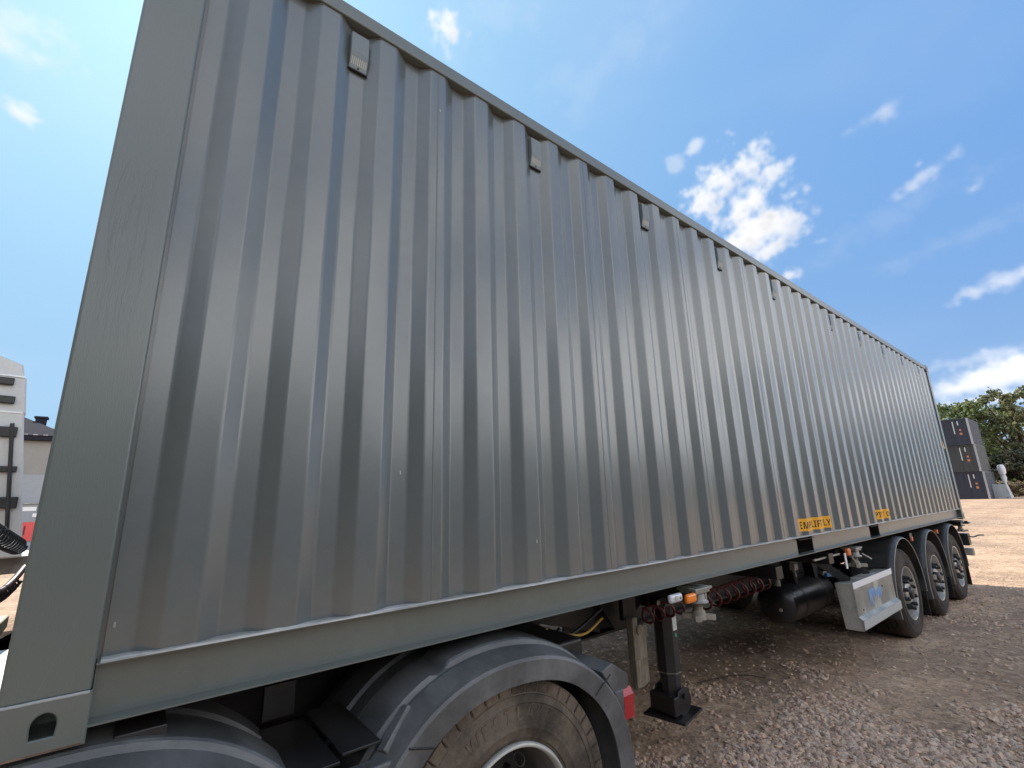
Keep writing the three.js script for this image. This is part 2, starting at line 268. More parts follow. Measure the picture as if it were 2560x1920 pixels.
  // corner posts, with drips and scratches where the photograph has them
  const postTex = canvas(256, 2048, (c, w, h) => {
    const r = mulberry(9); c.fillStyle = 'rgb(236,238,236)'; c.fillRect(0, 0, w, h);
    for (let i = 0; i < 19000; i++) { const v = 205 + r() * 50 | 0; c.fillStyle = `rgba(${v},${v},${v},.22)`; c.fillRect(r() * w, r() * h, 1 + r() * 2, 1 + r() * 2); }
    const yy = (m) => h - (m - 1.268) / 2.66 * h;                        // metres above ground to canvas rows
    for (let i = 0; i < 190; i++) { const x = 40 + r() * 150, y0 = yy(2.85 - r() * .55), L = 20 + r() * 130; c.strokeStyle = `rgba(90,95,95,${.03 + r() * .07})`; c.lineWidth = 1 + r() * 3; c.beginPath(); c.moveTo(x, y0); for (let t = 0; t < 1; t += .12) c.lineTo(x + (r() - .5) * 7, y0 + L * t); c.stroke(); }
    c.strokeStyle = 'rgba(80,84,86,.2)'; c.lineWidth = 2.2; c.beginPath(); c.moveTo(70, yy(2.85)); c.bezierCurveTo(20, yy(2.7), 40, yy(2.5), 82, yy(2.46)); c.stroke();
    c.strokeStyle = 'rgba(255,255,255,.6)'; c.lineWidth = 2.4; c.beginPath(); c.moveTo(96, yy(1.275)); c.quadraticCurveTo(150, yy(1.4), 188, yy(1.47)); c.stroke();
    c.lineWidth = 1.6; c.beginPath(); c.moveTo(74, yy(1.275)); c.lineTo(46, yy(1.32)); c.stroke();
    for (let i = 0; i < 22; i++) { c.fillStyle = `rgba(255,255,255,${.3 + r() * .5})`; c.fillRect(r() * w, r() * h, 2 + r() * 3, 2 + r() * 3); }
  });
  postTex.wrapS = postTex.wrapT = THREE.ClampToEdgeWrapping;
  const postPaint = M([.13, .156, .148], .42, { clearcoat: .7, clearcoatRoughness: .25, map: postTex, bumpMap: paintBump, bumpScale: .0006, roughnessMap: paintRough });
  const postGeo = (x0, x1, z0, z1, face) => { const g = new RoundedBoxGeometry(x1 - x0, HC - .236, z1 - z0, 3, .009); g.translate((x0 + x1) / 2, H0 + HC / 2, (z0 + z1) / 2); const p = g.attributes.position, uv = g.attributes.uv; for (let i = 0; i < p.count; i++) uv.setXY(i, (p.getX(i) - x0) / (x1 - x0), (p.getY(i) - H0 - .118) / (HC - .236)); return g; };
  part('corner_post', postGeo(.002, .176, -.11, -.001), postPaint, C);
  part('corner_post', postGeo(.002, .176, -WID + .001, -WID + .11), railPaint, C);
  part('corner_post', postGeo(LEN - .138, LEN - .002, -.16, -.002), railPaint, C);
  part('corner_post', postGeo(LEN - .138, LEN - .002, -WID + .002, -WID + .16), railPaint, C);
  // corner castings with their arched side hole
  const casting = (x0, y0, z0, z1, outer) => {
    const W = .178, Hh = .118, outline = [[x0, y0], [x0 + W, y0], [x0 + W, y0 + Hh], [x0, y0 + Hh]];
    const cx = x0 + (outer < 0 ? .094 : W - .094), hole = [[cx - .0255, y0 + .03]]; hole.push([cx - .0275, y0 + .055]); for (let a = 0; a <= 12; a++) { const t = Math.PI - Math.PI * a / 12; hole.push([cx + .0275 * Math.cos(t), y0 + .062 + .03 * Math.sin(t)]); } hole.push([cx + .0275, y0 + .055], [cx + .0255, y0 + .03]);
    const wall = (za, zb, h) => prismZ(outline, za, zb, .003, h ? [hole] : []);
    const t = .014, g = [];
    if (z1 > -1) { g.push(wall(z1 - t, z1, true), wall(z0, z0 + t, false)); } else { g.push(wall(z0, z0 + t, true), wall(z1 - t, z1, false)); }
    g.push(bx(x0 + .003, x0 + W - .003, y0 + .003, y0 + .024, z0 + t, z1 - t), bx(x0 + .003, x0 + W - .003, y0 + Hh - .026, y0 + Hh - .003, z0 + t, z1 - t), bx(x0 + .003, x0 + .014, y0 + .024, y0 + Hh - .026, z0 + t, z1 - t), bx(x0 + W - .014, x0 + W - .003, y0 + .024, y0 + Hh - .026, z0 + t, z1 - t));
    return part('corner_casting', g, railPaint, C);
  };
  for (const y of [H0, TOP - .118]) { casting(0, y, -.162, 0.004, -1); casting(LEN - .178, y, -.162, 0.004, 1); casting(0, y, -WID, -WID + .162, -1); casting(LEN - .178, y, -WID, -WID + .162, 1); }
  for (const x of [0, LEN - .178]) part('rust_edge', bx(x + .004, x + .174, H0 - .0006, H0 + .0035, -.1, .0046), M([.3, .2, .155], .85, { map: tyreDust }), C);
  part('weld_bead', (() => { const g = tube(Array.from({ length: 24 }, (_, i) => [.004 + .17 * i / 23, H0 + .1185 + .0012 * N3(i * 1.7, 0, 0), 0.001]), .0045, 60, 6); return g; })(), M([.36, .38, .37], .55), C);
  // ends, roof, floor
  part('end_wall', (() => { const xs = [], pos = [], idx = []; const n = 36; for (let i = 0; i <= n; i++) { const z = -.11 - i / n * (WID - .22), x = .03 + (i % 4 < 2 ? 0 : .045); pos.push(x, H0 + .12, z, x, TOP - .1, z); if (i) { const a = (i - 1) * 2; idx.push(a, a + 1, a + 2, a + 2, a + 1, a + 3); } } const g = new THREE.BufferGeometry(); g.setAttribute('position', new THREE.Float32BufferAttribute(pos, 3)); g.setIndex(idx); const f = g.toNonIndexed(); f.computeVertexNormals(); return metreUV(f); })(), paint, C);
  for (const z of [0, 1]) { const z0 = z ? -WID / 2 - .005 : -.162, z1 = z ? -WID + .162 : -WID / 2 + .005; part('door', bx(LEN - .07, LEN - .03, H0 + .14, TOP - .12, z0, z1, .004), paint, C); for (const f of [.3, .72]) part('lock_rod', cylBetween([LEN - .012, H0 + .1, mix(z0, z1, f)], [LEN - .012, TOP - .08, mix(z0, z1, f)], .017), galv, C); }
  part('roof', bx(.05, LEN - .05, TOP - .02, TOP - .008, -.07, -WID + .07), paint, C);
  part('end_header', bx(.01, .12, TOP - .1, TOP - .006, -.165, -WID + .165, .005), railPaint, C);
  part('end_header', bx(LEN - .12, LEN - .002, TOP - .1, TOP - .006, -.165, -WID + .165, .005), railPaint, C);
  part('end_sill', bx(.01, .1, H0 + .01, H0 + .13, -.165, -WID + .165, .005), railPaint, C);
  part('end_sill', bx(LEN - .1, LEN - .002, H0 + .01, H0 + .13, -.165, -WID + .165, .005), railPaint, C);
  part('floor', bx(.1, LEN - .1, H0 + .15, H0 + .178, -.078, -WID + .078), plank, C);
  { const b = []; for (let x = .5; x < LEN - .3; x += .36) if (pockets.every((p) => Math.abs(x - p) > .24)) b.push(bx(x - .02, x + .02, H0 + .035, H0 + .149, -.078, -WID + .078)); b.forEach((g) => part('cross_member', g, blackSteel, C)); }
  // ventilators on the inner faces
  for (const k of [3, 7, 11, 15, 19, 25, 29, 33, 37, 41]) {
    const x = grooveX(k), y = TOPRAIL_B - .05, z = ZI;
    const g = prismX([[z - .002, y], [z + .03, y - .004], [z + .032, y - .11], [z + .012, y - .19], [z - .002, y - .192]], x - .042, x + .042, .003);
    const v = part('ventilator', g, ventMat, C);
    const slots = []; for (let i = 0; i < 8; i++) { const xx = x - .033 + i * .0094; slots.push(barBetween([xx, y - .113, z + .0325], [xx, y - .172, z + .0185], .0048, .003)); }
    const s = local('grille', slots, ventGrille, v); s.position.set(0, 0, 0);
    local('lip', bx(x - .046, x + .046, y - .198, y - .19, z, z + .016, .002), blackSteel, v); local('rivet', cylBetween([x, y - .182, z + .012], [x, y - .182, z + .019], .005, 8), blackSteel, v);
  }
  for (const [px, py] of [[1342, 1353], [1100, 277], [285, 1568], [262, 1440], [1010, 1180]]) { const p = onZ(px, py, ZO), z = softZ(p.x); part('paint_chip', bx(p.x - .003, p.x + .003, p.y - .008, p.y + .007, z - .001, z + .0022, .001), sealant, C); }
  // warning stickers pressed into the grooves
  const warn = canvas(1024, 150, (c, w, h) => { c.fillStyle = '#f0ac18'; c.fillRect(0, 0, w, h); c.fillStyle = '#241206'; c.font = 'bold 116px sans-serif'; c.textBaseline = 'middle'; c.textAlign = 'left'; const s = 'EMPTY LIFT ONLY', m = c.measureText(s).width; c.save(); c.translate(28, h / 2 + 6); c.scale((w - 56) / m, 1); c.fillText(s, 0, 0); c.restore(); });
  const warnMat = new THREE.MeshStandardMaterial({ map: warn, roughness: .5, side: THREE.DoubleSide });
  for (const [x0, x1] of [[4.965, 5.66], [7.1, 7.8]]) { const g = sheetGeo(x0, x1, H0 + .222, H0 + .332, .0016, 2, 0); const uv = g.attributes.uv, n = uv.count; let a = Infinity, b = -Infinity; for (let i = 0; i < n; i++) { a = Math.min(a, uv.getX(i)); b = Math.max(b, uv.getX(i)); } for (let i = 0; i < n; i++) uv.setXY(i, (uv.getX(i) - a) / (b - a), (uv.getY(i) - H0 - .222) / .11); part('warning_sticker', g, warnMat, C); }
  { const s = new THREE.Shape([[0, 0], [.1, 0], [.0, .16]].map((p) => new THREE.Vector2(...p))); const g = new THREE.ExtrudeGeometry(s, { depth: .001, bevelEnabled: false }); g.translate(LEN - .33 + .06, 2.42, ZO + .003); part('hazard_sticker', metreUV(g), M([.9, .42, .02], .5), C); }
}
// a second container stands on the yard alongside; its shade lies under the trailer
{ const c = box40.clone(); c.name = numbered('shipping_container'); c.position.set(LEN / 2, 0, -WID / 2 - 3.95); c.userData = { label: 'grey corrugated container standing on the ground on the far side of the trailer', category: 'container' }; scene.add(c); }

// ------------------------------------------------------------------ wheels
const arcPts = (n, f) => Array.from({ length: n + 1 }, (_, i) => f(i / n));
function tyreGeo(R0, rim, w, shoulderBlocks, ribs) {                      // tyre body with its outer face at z = 0, running to z = -w
  const s = R0 - rim, prof = [];
  prof.push([rim - .004, -.035], [rim + .004, -.02], [rim + .02, -.012], [rim + .022, -.008], [rim + s * .24, -.002], [rim + s * .27, 0.001], [rim + s * .3, -.002], [rim + s * .5, 0], [rim + s * .66, -.004], [rim + s * .68, -.001], [rim + s * .7, -.005], [rim + s * .8, -.012], [rim + s * .82, -.009], [rim + s * .84, -.014], [R0 - .022, -.024], [R0 - .008, -.036], [R0 - .002, -.05]);
  const n = ribs, t0 = .05, t1 = w - .05;
  for (let i = 0; i < n; i++) { const a = mix(t0, t1, i / n), b = mix(t0, t1, (i + 1) / n); prof.push([R0, -a - .004], [R0, -b + .008]); if (i < n - 1) prof.push([R0 - .013, -b + .005], [R0 - .013, -b - .001]); }
  prof.push([R0 - .004, -w + .045], [R0 - .03, -w + .02], [rim + s * .5, -w], [rim + .02, -w + .012], [rim - .004, -w + .035]);
  let g = latheZ(prof.map(([r, z]) => [r, z]), 96);
  g = toCreasedNormals(g, .5); metreUV(g);
  if (!shoulderBlocks) return g;
  const bl = [], N = shoulderBlocks;
  for (let i = 0; i < N; i++) {
    const a = i / N * Math.PI * 2, half = Math.PI / N * .86, sh = new THREE.Shape();
    const Ri = R0 - .05, Ro = R0 + .009; for (let q = 0; q <= 4; q++) { const t = a - half + 2 * half * q / 4; sh[q ? 'lineTo' : 'moveTo'](Ro * Math.cos(t), Ro * Math.sin(t)); } for (let q = 4; q >= 0; q--) { const t = a - half * .9 + 1.8 * half * q / 4; sh.lineTo(Ri * Math.cos(t), Ri * Math.sin(t)); }
    const e = new THREE.ExtrudeGeometry(sh, { depth: .05, bevelEnabled: true, bevelSize: .004, bevelThickness: .006, bevelSegments: 1, curveSegments: 2 }); e.translate(0, 0, -.068); bl.push(metreUV(e));
  }
  return merge([g, ...bl]);
}
const font = await new FontLoader().loadAsync('fonts/droid/droid_sans_bold.typeface.json');
function ringText(str, r, size, a0, step, depth) {
  return merge([...str].map((ch, i) => { const g = new TextGeometry(ch, { font, size, depth, curveSegments: 3, bevelEnabled: false }); g.computeBoundingBox(); g.translate(-(g.boundingBox.max.x) / 2, 0, 0); g.translate(0, r, 0); g.rotateZ(a0 - i * step); return metreUV(g); }));
}
function trailerWheel(parent, [x, y, z], turn) {                          // outer face at z; deep bright disc with black nut covers
  const w = group('wheel', parent, [0, 0, 0]); const s = new THREE.Vector3(); let p = parent; while (p && p !== scene) { s.add(p.position); p = p.parent; }
  w.position.set(x, y, z).sub(s); w.rotation.z = turn; w.userData.mirror = z < -1;
  if (z < -1) w.rotation.y = Math.PI;
  local('tyre', trailerWheel.t ??= tyreGeo(.505, .295, .385, 0, 5), tyreRubber, w);
  local('rim', trailerWheel.r ??= toCreasedNormals(latheZ([[.305, -.014], [.302, -.006], [.29, -.01], [.284, -.03], [.272, -.10], [.262, -.16], [.235, -.165], [.2, -.115], [.185, -.07], [.165, -.058], [.12, -.056], [.118, -.03], [.1, -.012], [.05, -.006], [.001, -.005]], 64), .6), chrome, w);
  for (let i = 0; i < 10; i++) { const a = i / 10 * Math.PI * 2, m = local('wheel_nut', trailerWheel.n ??= latheZ([[.001, .05], [.015, .05], [.021, .042], [.024, -.02], [.029, -.024], [.029, -.034], [.001, -.034]], 10).translate(0, 0, -.03), blackPlastic, w); m.position.set(.1675 * Math.cos(a), .1675 * Math.sin(a), 0); }
  local('hub_cap', trailerWheel.h ??= latheZ([[.001, .02], [.05, .02], [.066, .012], [.074, -.01], [.078, -.03]], 32), blackSteel, w);
  return w;
}

// ------------------------------------------------------------------ the semi-trailer under the container
const AX = [7.78, 9.28, 10.72];
const trailer = thing('semi_trailer', 'black skeletal semi-trailer with three axles under the long grey container', 'trailer', [6.5, 0, -WID / 2]);
{
  const T = trailer;
  for (const z of [-.72, -1.72]) {
    part('main_beam', [bx(2.6, 11.9, .78, .795, z - .07, z + .07), bx(2.6, 11.9, 1.085, 1.1, z - .07, z + .07), bx(2.6, 11.9, .795, 1.085, z - .006, z + .006)], blackSteel, T);
    part('gooseneck_beam', prismZ([[.25, 1.02], [2.1, 1.02], [2.9, .8], [2.9, 1.1], [.25, 1.1]], z - .06, z + .06, .002), blackSteel, T);
  }
  for (const x of [.3, 3.2, 4.4, 5.55, 6.3, 8.5, 11.95]) part('cross_beam', bx(x - .06, x + .06, 1.04, 1.135, -.03, -WID + .03, .004), blackSteel, T);
  for (const x of [2.2, 3.8, 5, 7.2, 10, 11.4]) part('cross_beam', bx(x - .04, x + .04, .84, 1.04, -.79, -1.65), blackSteel, T);
  part('side_rail', bx(2.7, 7.0, 1.075, 1.125, -.42, -.47), blackSteel, T);
  part('side_rail', bx(2.7, 7.0, 1.075, 1.125, -WID + .42, -WID + .47), blackSteel, T);
  AX.forEach((x, i) => {
    part('axle', cylBetween([x, .5, -.35], [x, .5, -WID + .35], .07, 20), blackSteel, T);
    for (const z of [-.6, -WID + .6]) { part('suspension_arm', barBetween([x - .5, .72, z], [x + .25, .55, z], .1, .1), blackSteel, T); part('spring_bellows', latheZ([[.001, 0], [.12, 0], [.14, .03], [.12, .07], [.14, .11], [.12, .15], [.14, .2], [.1, .24], [.001, .24]], 20).rotateX(Math.PI / 2).translate(x + .3, .82, z), blackPlastic, T); }
    trailerWheel(T, [x, .487, .012], .3 + i * .5);
    trailerWheel(T, [x, .487, -WID - .012], .1 + i * .4);
    // mudguards: thin bent sheet, pale edge
    for (const near of [1, 0]) {
      const za = near ? .028 : -WID - .028, zb = near ? -.4 : -WID + .4, Rm = .655, A0 = -.08, A1 = Math.PI + .28;
      const pos = [], idx = [], uv = [], n = 48;
      const prof = [[za, Rm - .01], [za - Math.sign(za - zb) * .004, Rm], [mix(za, zb, .06), Rm + .012], [mix(za, zb, .16), Rm + .018], [mix(za, zb, .2), Rm + .012], [mix(za, zb, .8), Rm + .012], [mix(za, zb, .84), Rm + .018], [zb, Rm + .004], [zb, Rm - .004], [mix(za, zb, .5), Rm + .004], [za, Rm - .014]];
      for (let i2 = 0; i2 <= n; i2++) { const a = mix(A0, A1, i2 / n); prof.forEach(([z, r], q) => { pos.push(x + r * Math.cos(a), .475 + r * Math.sin(a), z); uv.push(a * .6, q * .05); }); }
      const m = prof.length; for (let i2 = 0; i2 < n; i2++) for (let q = 0; q < m; q++) { const a = i2 * m + q, b = i2 * m + (q + 1) % m; idx.push(a, a + m, b, b, a + m, b + m); }
      const g = new THREE.BufferGeometry(); g.setAttribute('position', new THREE.Float32BufferAttribute(pos, 3)); g.setAttribute('uv', new THREE.Float32BufferAttribute(uv, 2)); g.setIndex(idx); 
      const f = part('mudguard', toCreasedNormals(g, .6), trailerFender, T);
      local('edge_trim', tube(arcPts(40, (t) => { const a = mix(A0, A1, t); return [x + (Rm - .01) * Math.cos(a), .475 + (Rm - .01) * Math.sin(a), za + (near ? .002 : -.002)]; }), .0048, 90, 6), fenderLip, f);
      // mud flap hanging at the back
      local('mud_flap', bx(x + Rm - .01, x + Rm + .004, .13, .45, za + (near ? -.01 : .01), zb, .003), blackPlastic, f);
      if (near) local('mudguard_stay', [cylBetween([x, 1.06, -.02], [x, 1.06, -.7], .02, 8), cylBetween([x - .62, .66, .02], [x - .62, .66, -.7], .02, 8)], blackSteel, f);
      if (near) local('fixing_bolt', cylBetween([x - .5, .98, -.34], [x - .58, 1.02, -.26], .022, 8), blackPlastic, f);
    }
    if (i < 2) part('marker_lamp', bx(x + .7, x + .76, 1.03, 1.09, -.06, -.02, .01), amberDull, T);
  });
  // landing gear, wound up while the tractor is coupled
  for (const near of [1, 0]) {
    const s = (z) => near ? z : -WID - z, L = group('landing_leg', T, [3.39 - 6.5, 0, s(-.46) + WID / 2]);
    const oct = (r, y0, y1) => { const g = new THREE.CylinderGeometry(r, r, y1 - y0, 8, 1); g.rotateY(Math.PI / 8); g.translate(0, (y0 + y1) / 2, 0); const f = g.toNonIndexed(); f.computeVertexNormals(); return metreUV(f); };
    local('outer_tube', oct(.083, .5, 1.1), blackSteel, L); local('inner_tube', oct(.072, .36, .5), blackSteel, L);
    local('band', oct(.0845, .5, .506), M([.2, .19, .16], .6), L);
    const disc = (z) => prismZ(arcPts(22, (t) => { const a = mix(Math.PI * .98, Math.PI * 2.02, t); return [.088 * Math.cos(a), .335 + .088 * Math.sin(a)]; }).concat([[.07, .395], [.02, .415], [-.05, .4]]), z, z + .012, .002);
    local('foot_cheek', disc(.085), blackSteel, L); local('foot_cheek', disc(-.097), blackSteel, L);
    local('foot_yoke', [bx(-.12, -.06, .26, .375, -.1, .1, .006), bx(-.11, .07, .345, .37, -.085, .085, .004)], blackSteel, L);
    local('pivot_pin', cylBetween([0, .365, -.115], [0, .365, .115], .018, 12), blackSteel, L);
    const f = local('foot_plate', bx(-.16, .16, .235, .25, -.15, .15, .004), blackSteel, L); f.rotation.y = .18;
    local('foot_bow', arcPts(10, (t) => { const a = mix(Math.PI * 1.1, Math.PI * 1.9, t); return bx(.085 * Math.cos(a) - .012, .085 * Math.cos(a) + .012, .33 + .085 * Math.sin(a) - .012, .33 + .085 * Math.sin(a) + .012, -.085, .085); }), blackSteel, L);
    if (near) {
      const lab = canvas(64, 128, (c) => { c.fillStyle = '#d8dcd6'; c.fillRect(0, 0, 64, 128); c.fillStyle = '#222'; c.fillRect(14, 8, 36, 10); c.fillStyle = '#889'; for (let i = 0; i < 8; i++) c.fillRect(10, 28 + i * 11, 44 - (i % 3) * 8, 3); });
      const pl = new THREE.PlaneGeometry(.048, .105); pl.translate(0, .83, .0775); pl.rotateY(0); const sl = local('maker_label', pl, new THREE.MeshStandardMaterial({ map: lab, roughness: .5, side: THREE.DoubleSide }), L); sl.position.set(.004, 0, .001);
      const gd = new THREE.CircleGeometry(.013, 20); gd.translate(.008, .745, .0785); local('test_sticker', gd, M([.03, .35, .2], .5), L);
    }
    local('gear_housing', bx(-.07, .07, .92, 1.06, -.2, -.075, .01), blackSteel, L);
  }
  part('crank_shaft', cylBetween([3.39, 1.0, -.56], [3.39, 1.0, -WID + .56], .018, 10), blackSteel, T);
  // support post of the folding bracket beside the leg
  { const P = (u, v, z) => onZ(1580 + u * 300 / 1185, 1380 + v * 300 / 1185, z); const a = P(55, 650, -.4), b = P(100, 1335, -.4), w = .095;
    const x0 = a.x - .05, y0 = b.y, y1 = a.y; 
    const g = prismZ([[x0, y0], [x0 + .075, y0], [x0 + w + .03, y0 + .02], [x0 + w + .03, y1 - .13], [x0 + w + .05, y1 - .13], [x0 + w + .05, y1 - .07], [x0 + w + .02, y1 - .05], [x0 + w, y1 - .06], [x0 + .045, y1 - .06], [x0 + .04, y1], [x0, y1]], -.46, -.4, .004);
    const s = part('support_post', g, plank, T); local('hook_pin', cylBetween([x0 + .05, y1 - .07, -.41], [x0 + .05, y1 - .07, -.385], .03, 16), plank, s); local('post_bracket', bx(x0 - .02, x0 + .12, y1 - .02, 1.1, -.5, -.462, .003), blackSteel, s); }
  part('hanger_bracket', prismZ([[2.75, 1.08], [3.3, 1.08], [3.3, .95], [3.12, .82], [2.98, .82], [2.86, .97]], -.6, -.585, .001), blackSteel, T);
  part('small_plate', bx(3.09, 3.12, 1.0, 1.03, -.3, -.295, .001), cream, T);
  // twist locks with their hand nuts
  for (const [x, z] of [[3.2, -.06], [6.28, -.06], [11.98, -.06], [3.2, -WID + .06], [6.28, -WID + .06]]) {
    const k = group('twist_lock', T, [x - 6.5, 0, z + WID / 2]);
    local('lock_plate', [bx(-.1, .1, 1.118, 1.135, -.08, .06, .004), bx(-.085, .085, 1.1, 1.117, -.07, .05, .004)], galv, k);
    local('lock_housing', [latheZ([[.001, 1.1], [.045, 1.1], [.05, 1.08], [.05, 1.06], [.07, 1.05], [.07, 1.035], [.001, 1.035]], 20).rotateX(-Math.PI / 2), bx(.05, .075, 1.03, 1.1, -.02, .03, .004)].map((g) => metreUV(g)), galv, k);
    local('spindle', metreUV(latheZ([[.001, 1.098], [.034, 1.098], [.034, 1.034], [.03, 1.034], [.03, 1.0], [.042, .985], [.047, .955], [.001, .955]], 20).rotateX(-Math.PI / 2)), cream, k);
    local('hand_nut', [0, 1, 2, 3].map((i) => { const g = new RoundedBoxGeometry(.075, .034, .036, 2, .005); g.translate(.065, .955, 0); g.rotateY(i * Math.PI / 2 + .5); return metreUV(g); }).concat([metreUV(new THREE.CylinderGeometry(.045, .05, .034, 16).translate(0, .956, 0))]), cream, k);
  }
  part('lock_lever', [cylBetween([6.1, 1.06, -.03], [6.2, .99, -.03], .008, 8), cylBetween([6.42, 1.06, -.03], [6.6, .99, .0], .008, 8)], galv, T);
  // side marker lamps on their arm
  part('lamp_arm', bx(2.8, 3.14, 1.075, 1.09, -.05, -.03, .003), blackSteel, T);
  { const l = part('marker_lamp', bx(2.815, 2.945, 1.09, 1.14, -.028, .006, .02), clearLens, T); local('reflector', cylBetween([2.868, 1.116, .003], [2.868, 1.116, .009], .014, 16), chrome, l); local('screw', cylBetween([2.912, 1.113, .003], [2.912, 1.113, .008], .006, 10), blackSteel, l); }
  part('marker_lamp', bx(2.99, 3.1, 1.063, 1.12, -.028, .008, .02), amber, T);
  part('lamp_arm', bx(5.2, 5.86, 1.095, 1.11, -.07, -.05, .002), galv, T);
  part('reflector_strip', bx(5.815, 5.85, .97, 1.115, -.004, .004, .001), whiteTape, T);
  part('marker_lamp', bx(5.92, 6.0, 1.08, 1.15, -.03, .01, .014), amberDull, T);
  // coiled red air lines
  for (const [a, b, n, r, z] of [[3.62, 4.75, 8, .062, -.3], [3.0, 3.5, 4, .05, -.36]]) part('coiled_hose', tube(arcPts(n * 16, (t) => [mix(a, b, t) + .02 * Math.sin(t * n * 6.283), .945 + r * Math.cos(t * n * 6.283) + (b < 4 ? -.01 : .02 * t), z + r * Math.sin(t * n * 6.283)]), .009, n * 22, 6), redHose, T);
  part('air_line', tube([[2.2, .98, -.45], [2.35, .93, -.42], [2.5, .91, -.42], [2.7, .96, -.45]], .008, 30), yellowHose, T);
  part('air_line', tube([[1.9, 1.0, -.5], [2.1, .93, -.5], [2.4, .9, -.48], [2.75, 1.0, -.5]], .012, 30), blackHose, T);
  // air reservoir, dome ended, on straps
  { const prof = [[.001, -.62], [.08, -.615], [.14, -.595], [.185, -.555], [.2, -.5], [.2, .5], [.185, .555], [.14, .595], [.08, .615], [.001, .62]]; const g = latheZ(prof, 40).rotateY(Math.PI / 2).translate(6.12, .6, -.62);
    const t = part('air_tank', metreUV(g), tankMat, T); for (const x of [5.86, 6.4]) local('strap', metreUV(latheZ([[.2025, -.025], [.2045, -.025], [.2045, .025], [.2025, .025]], 40).rotateY(Math.PI / 2).translate(x, .6, -.62)), blackSteel, t);
    for (const x of [5.86, 6.4]) local('tank_bracket', prismZ([[x - .1, 1.0], [x + .1, 1.0], [x + .02, .74], [x - .02, .74]], -.6, -.5, .002), blackSteel, t);
    local('drain_plug', cylBetween([5.5, .56, -.55], [5.53, .56, -.56], .018, 8), cream, t); local('valve', bx(6.55, 6.68, .76, .8, -.48, -.44, .006), M([.1, .25, .45], .4), t); }
  part('brake_valve', [bx(5.0, 5.1, .93, 1.05, -.4, -.3, .015), cylBetween([5.05, .93, -.35], [5.05, .87, -.35], .03, 12), cylBetween([5.2, 1.06, -.25], [5.22, .94, -.24], .008, 8), bx(5.17, 5.25, 1.0, 1.06, -.27, -.22, .008)], steelRim, T);
  part('document_tube', cylBetween([5.1, .72, -1.1], [5.3, .72, -1.1], .06, 14), galv, T);
  // folded sheet box in front of the wheels
  { const b = part('guard_box', prismX([[-.09, .838], [.055, .85], [.06, .842], [.06, .56], [.094, .532], [.094, .452], [.08, .44], [-.06, .44]], 5.7, 6.95, .003), galv, T);
    local('reflector_strip', bx(5.685, 6.955, .805, .862, .0625, .067, .001), whiteTape, b);
    local('bottom_strip', bx(5.695, 6.955, .456, .528, .0965, .0985, .0005), M([.6, .62, .6], .4, { metalness: .3 }), b);
    for (const [x, y] of [[5.86, .6], [6.55, .73]]) local('bolt', cylBetween([x, y, .06], [x, y, .067], .009, 8), blackSteel, b);
    const sc = canvas(256, 128, (c) => { c.fillStyle = '#000'; c.fillRect(0, 0, 256, 128); c.strokeStyle = '#fff'; c.lineCap = 'round'; c.lineWidth = 15; const r = mulberry(4); c.beginPath(); c.moveTo(20, 30); for (let i = 0; i < 14; i++) c.lineTo(24 + i * 16, (i % 2 ? 40 : 78) + (r() - .5) * 30); c.stroke(); c.lineWidth = 22; c.beginPath(); c.moveTo(36, 60); c.lineTo(60, 112); c.moveTo(20, 34); c.lineTo(110, 30); c.moveTo(120, 62); c.lineTo(226, 40); c.stroke(); });
    const pl = new THREE.PlaneGeometry(.46, .2); pl.translate(6.3, .685, .0645); local('faded_sticker', pl, new THREE.MeshStandardMaterial({ color: lin(.2, .36, .62), alphaMap: sc, transparent: true, roughness: .6, side: THREE.DoubleSide }), b);
    local('hanger_strap', barBetween([5.5, 1.1, -.2], [5.9, .84, -.03], .075, .008), blackSteel, b); local('hanger_strap', barBetween([6.22, 1.1, -.2], [6.5, .84, -.03], .06, .008), blackSteel, b); }
  // rear bumper and lamp carrier
  part('rear_bumper', bx(12.1, 12.24, .52, .64, .02, -WID - .02, .012), galv, T);
  part('lamp_carrier', bx(11.98, 12.18, .7, .9, .015, -WID - .015, .012), blackSteel, T);
  part('bumper_post', bx(11.86, 12.0, .56, 1.08, -.7, -.8), blackSteel, T); part('bumper_post', bx(11.86, 12.0, .56, 1.08, -1.64, -1.74), blackSteel, T);
  part('handle_rod', tube([[12.1, .86, -.01], [12.14, .84, .06], [12.18, .87, .13], [12.2, .875, .2]], .012, 24), steelRim, T);
  part('rear_latch', [bx(12.0, 12.2, 1.07, 1.1, -.02, .06, .005), bx(12.06, 12.12, 1.1, 1.12, .0, .04, .003)], blackSteel, T);
}

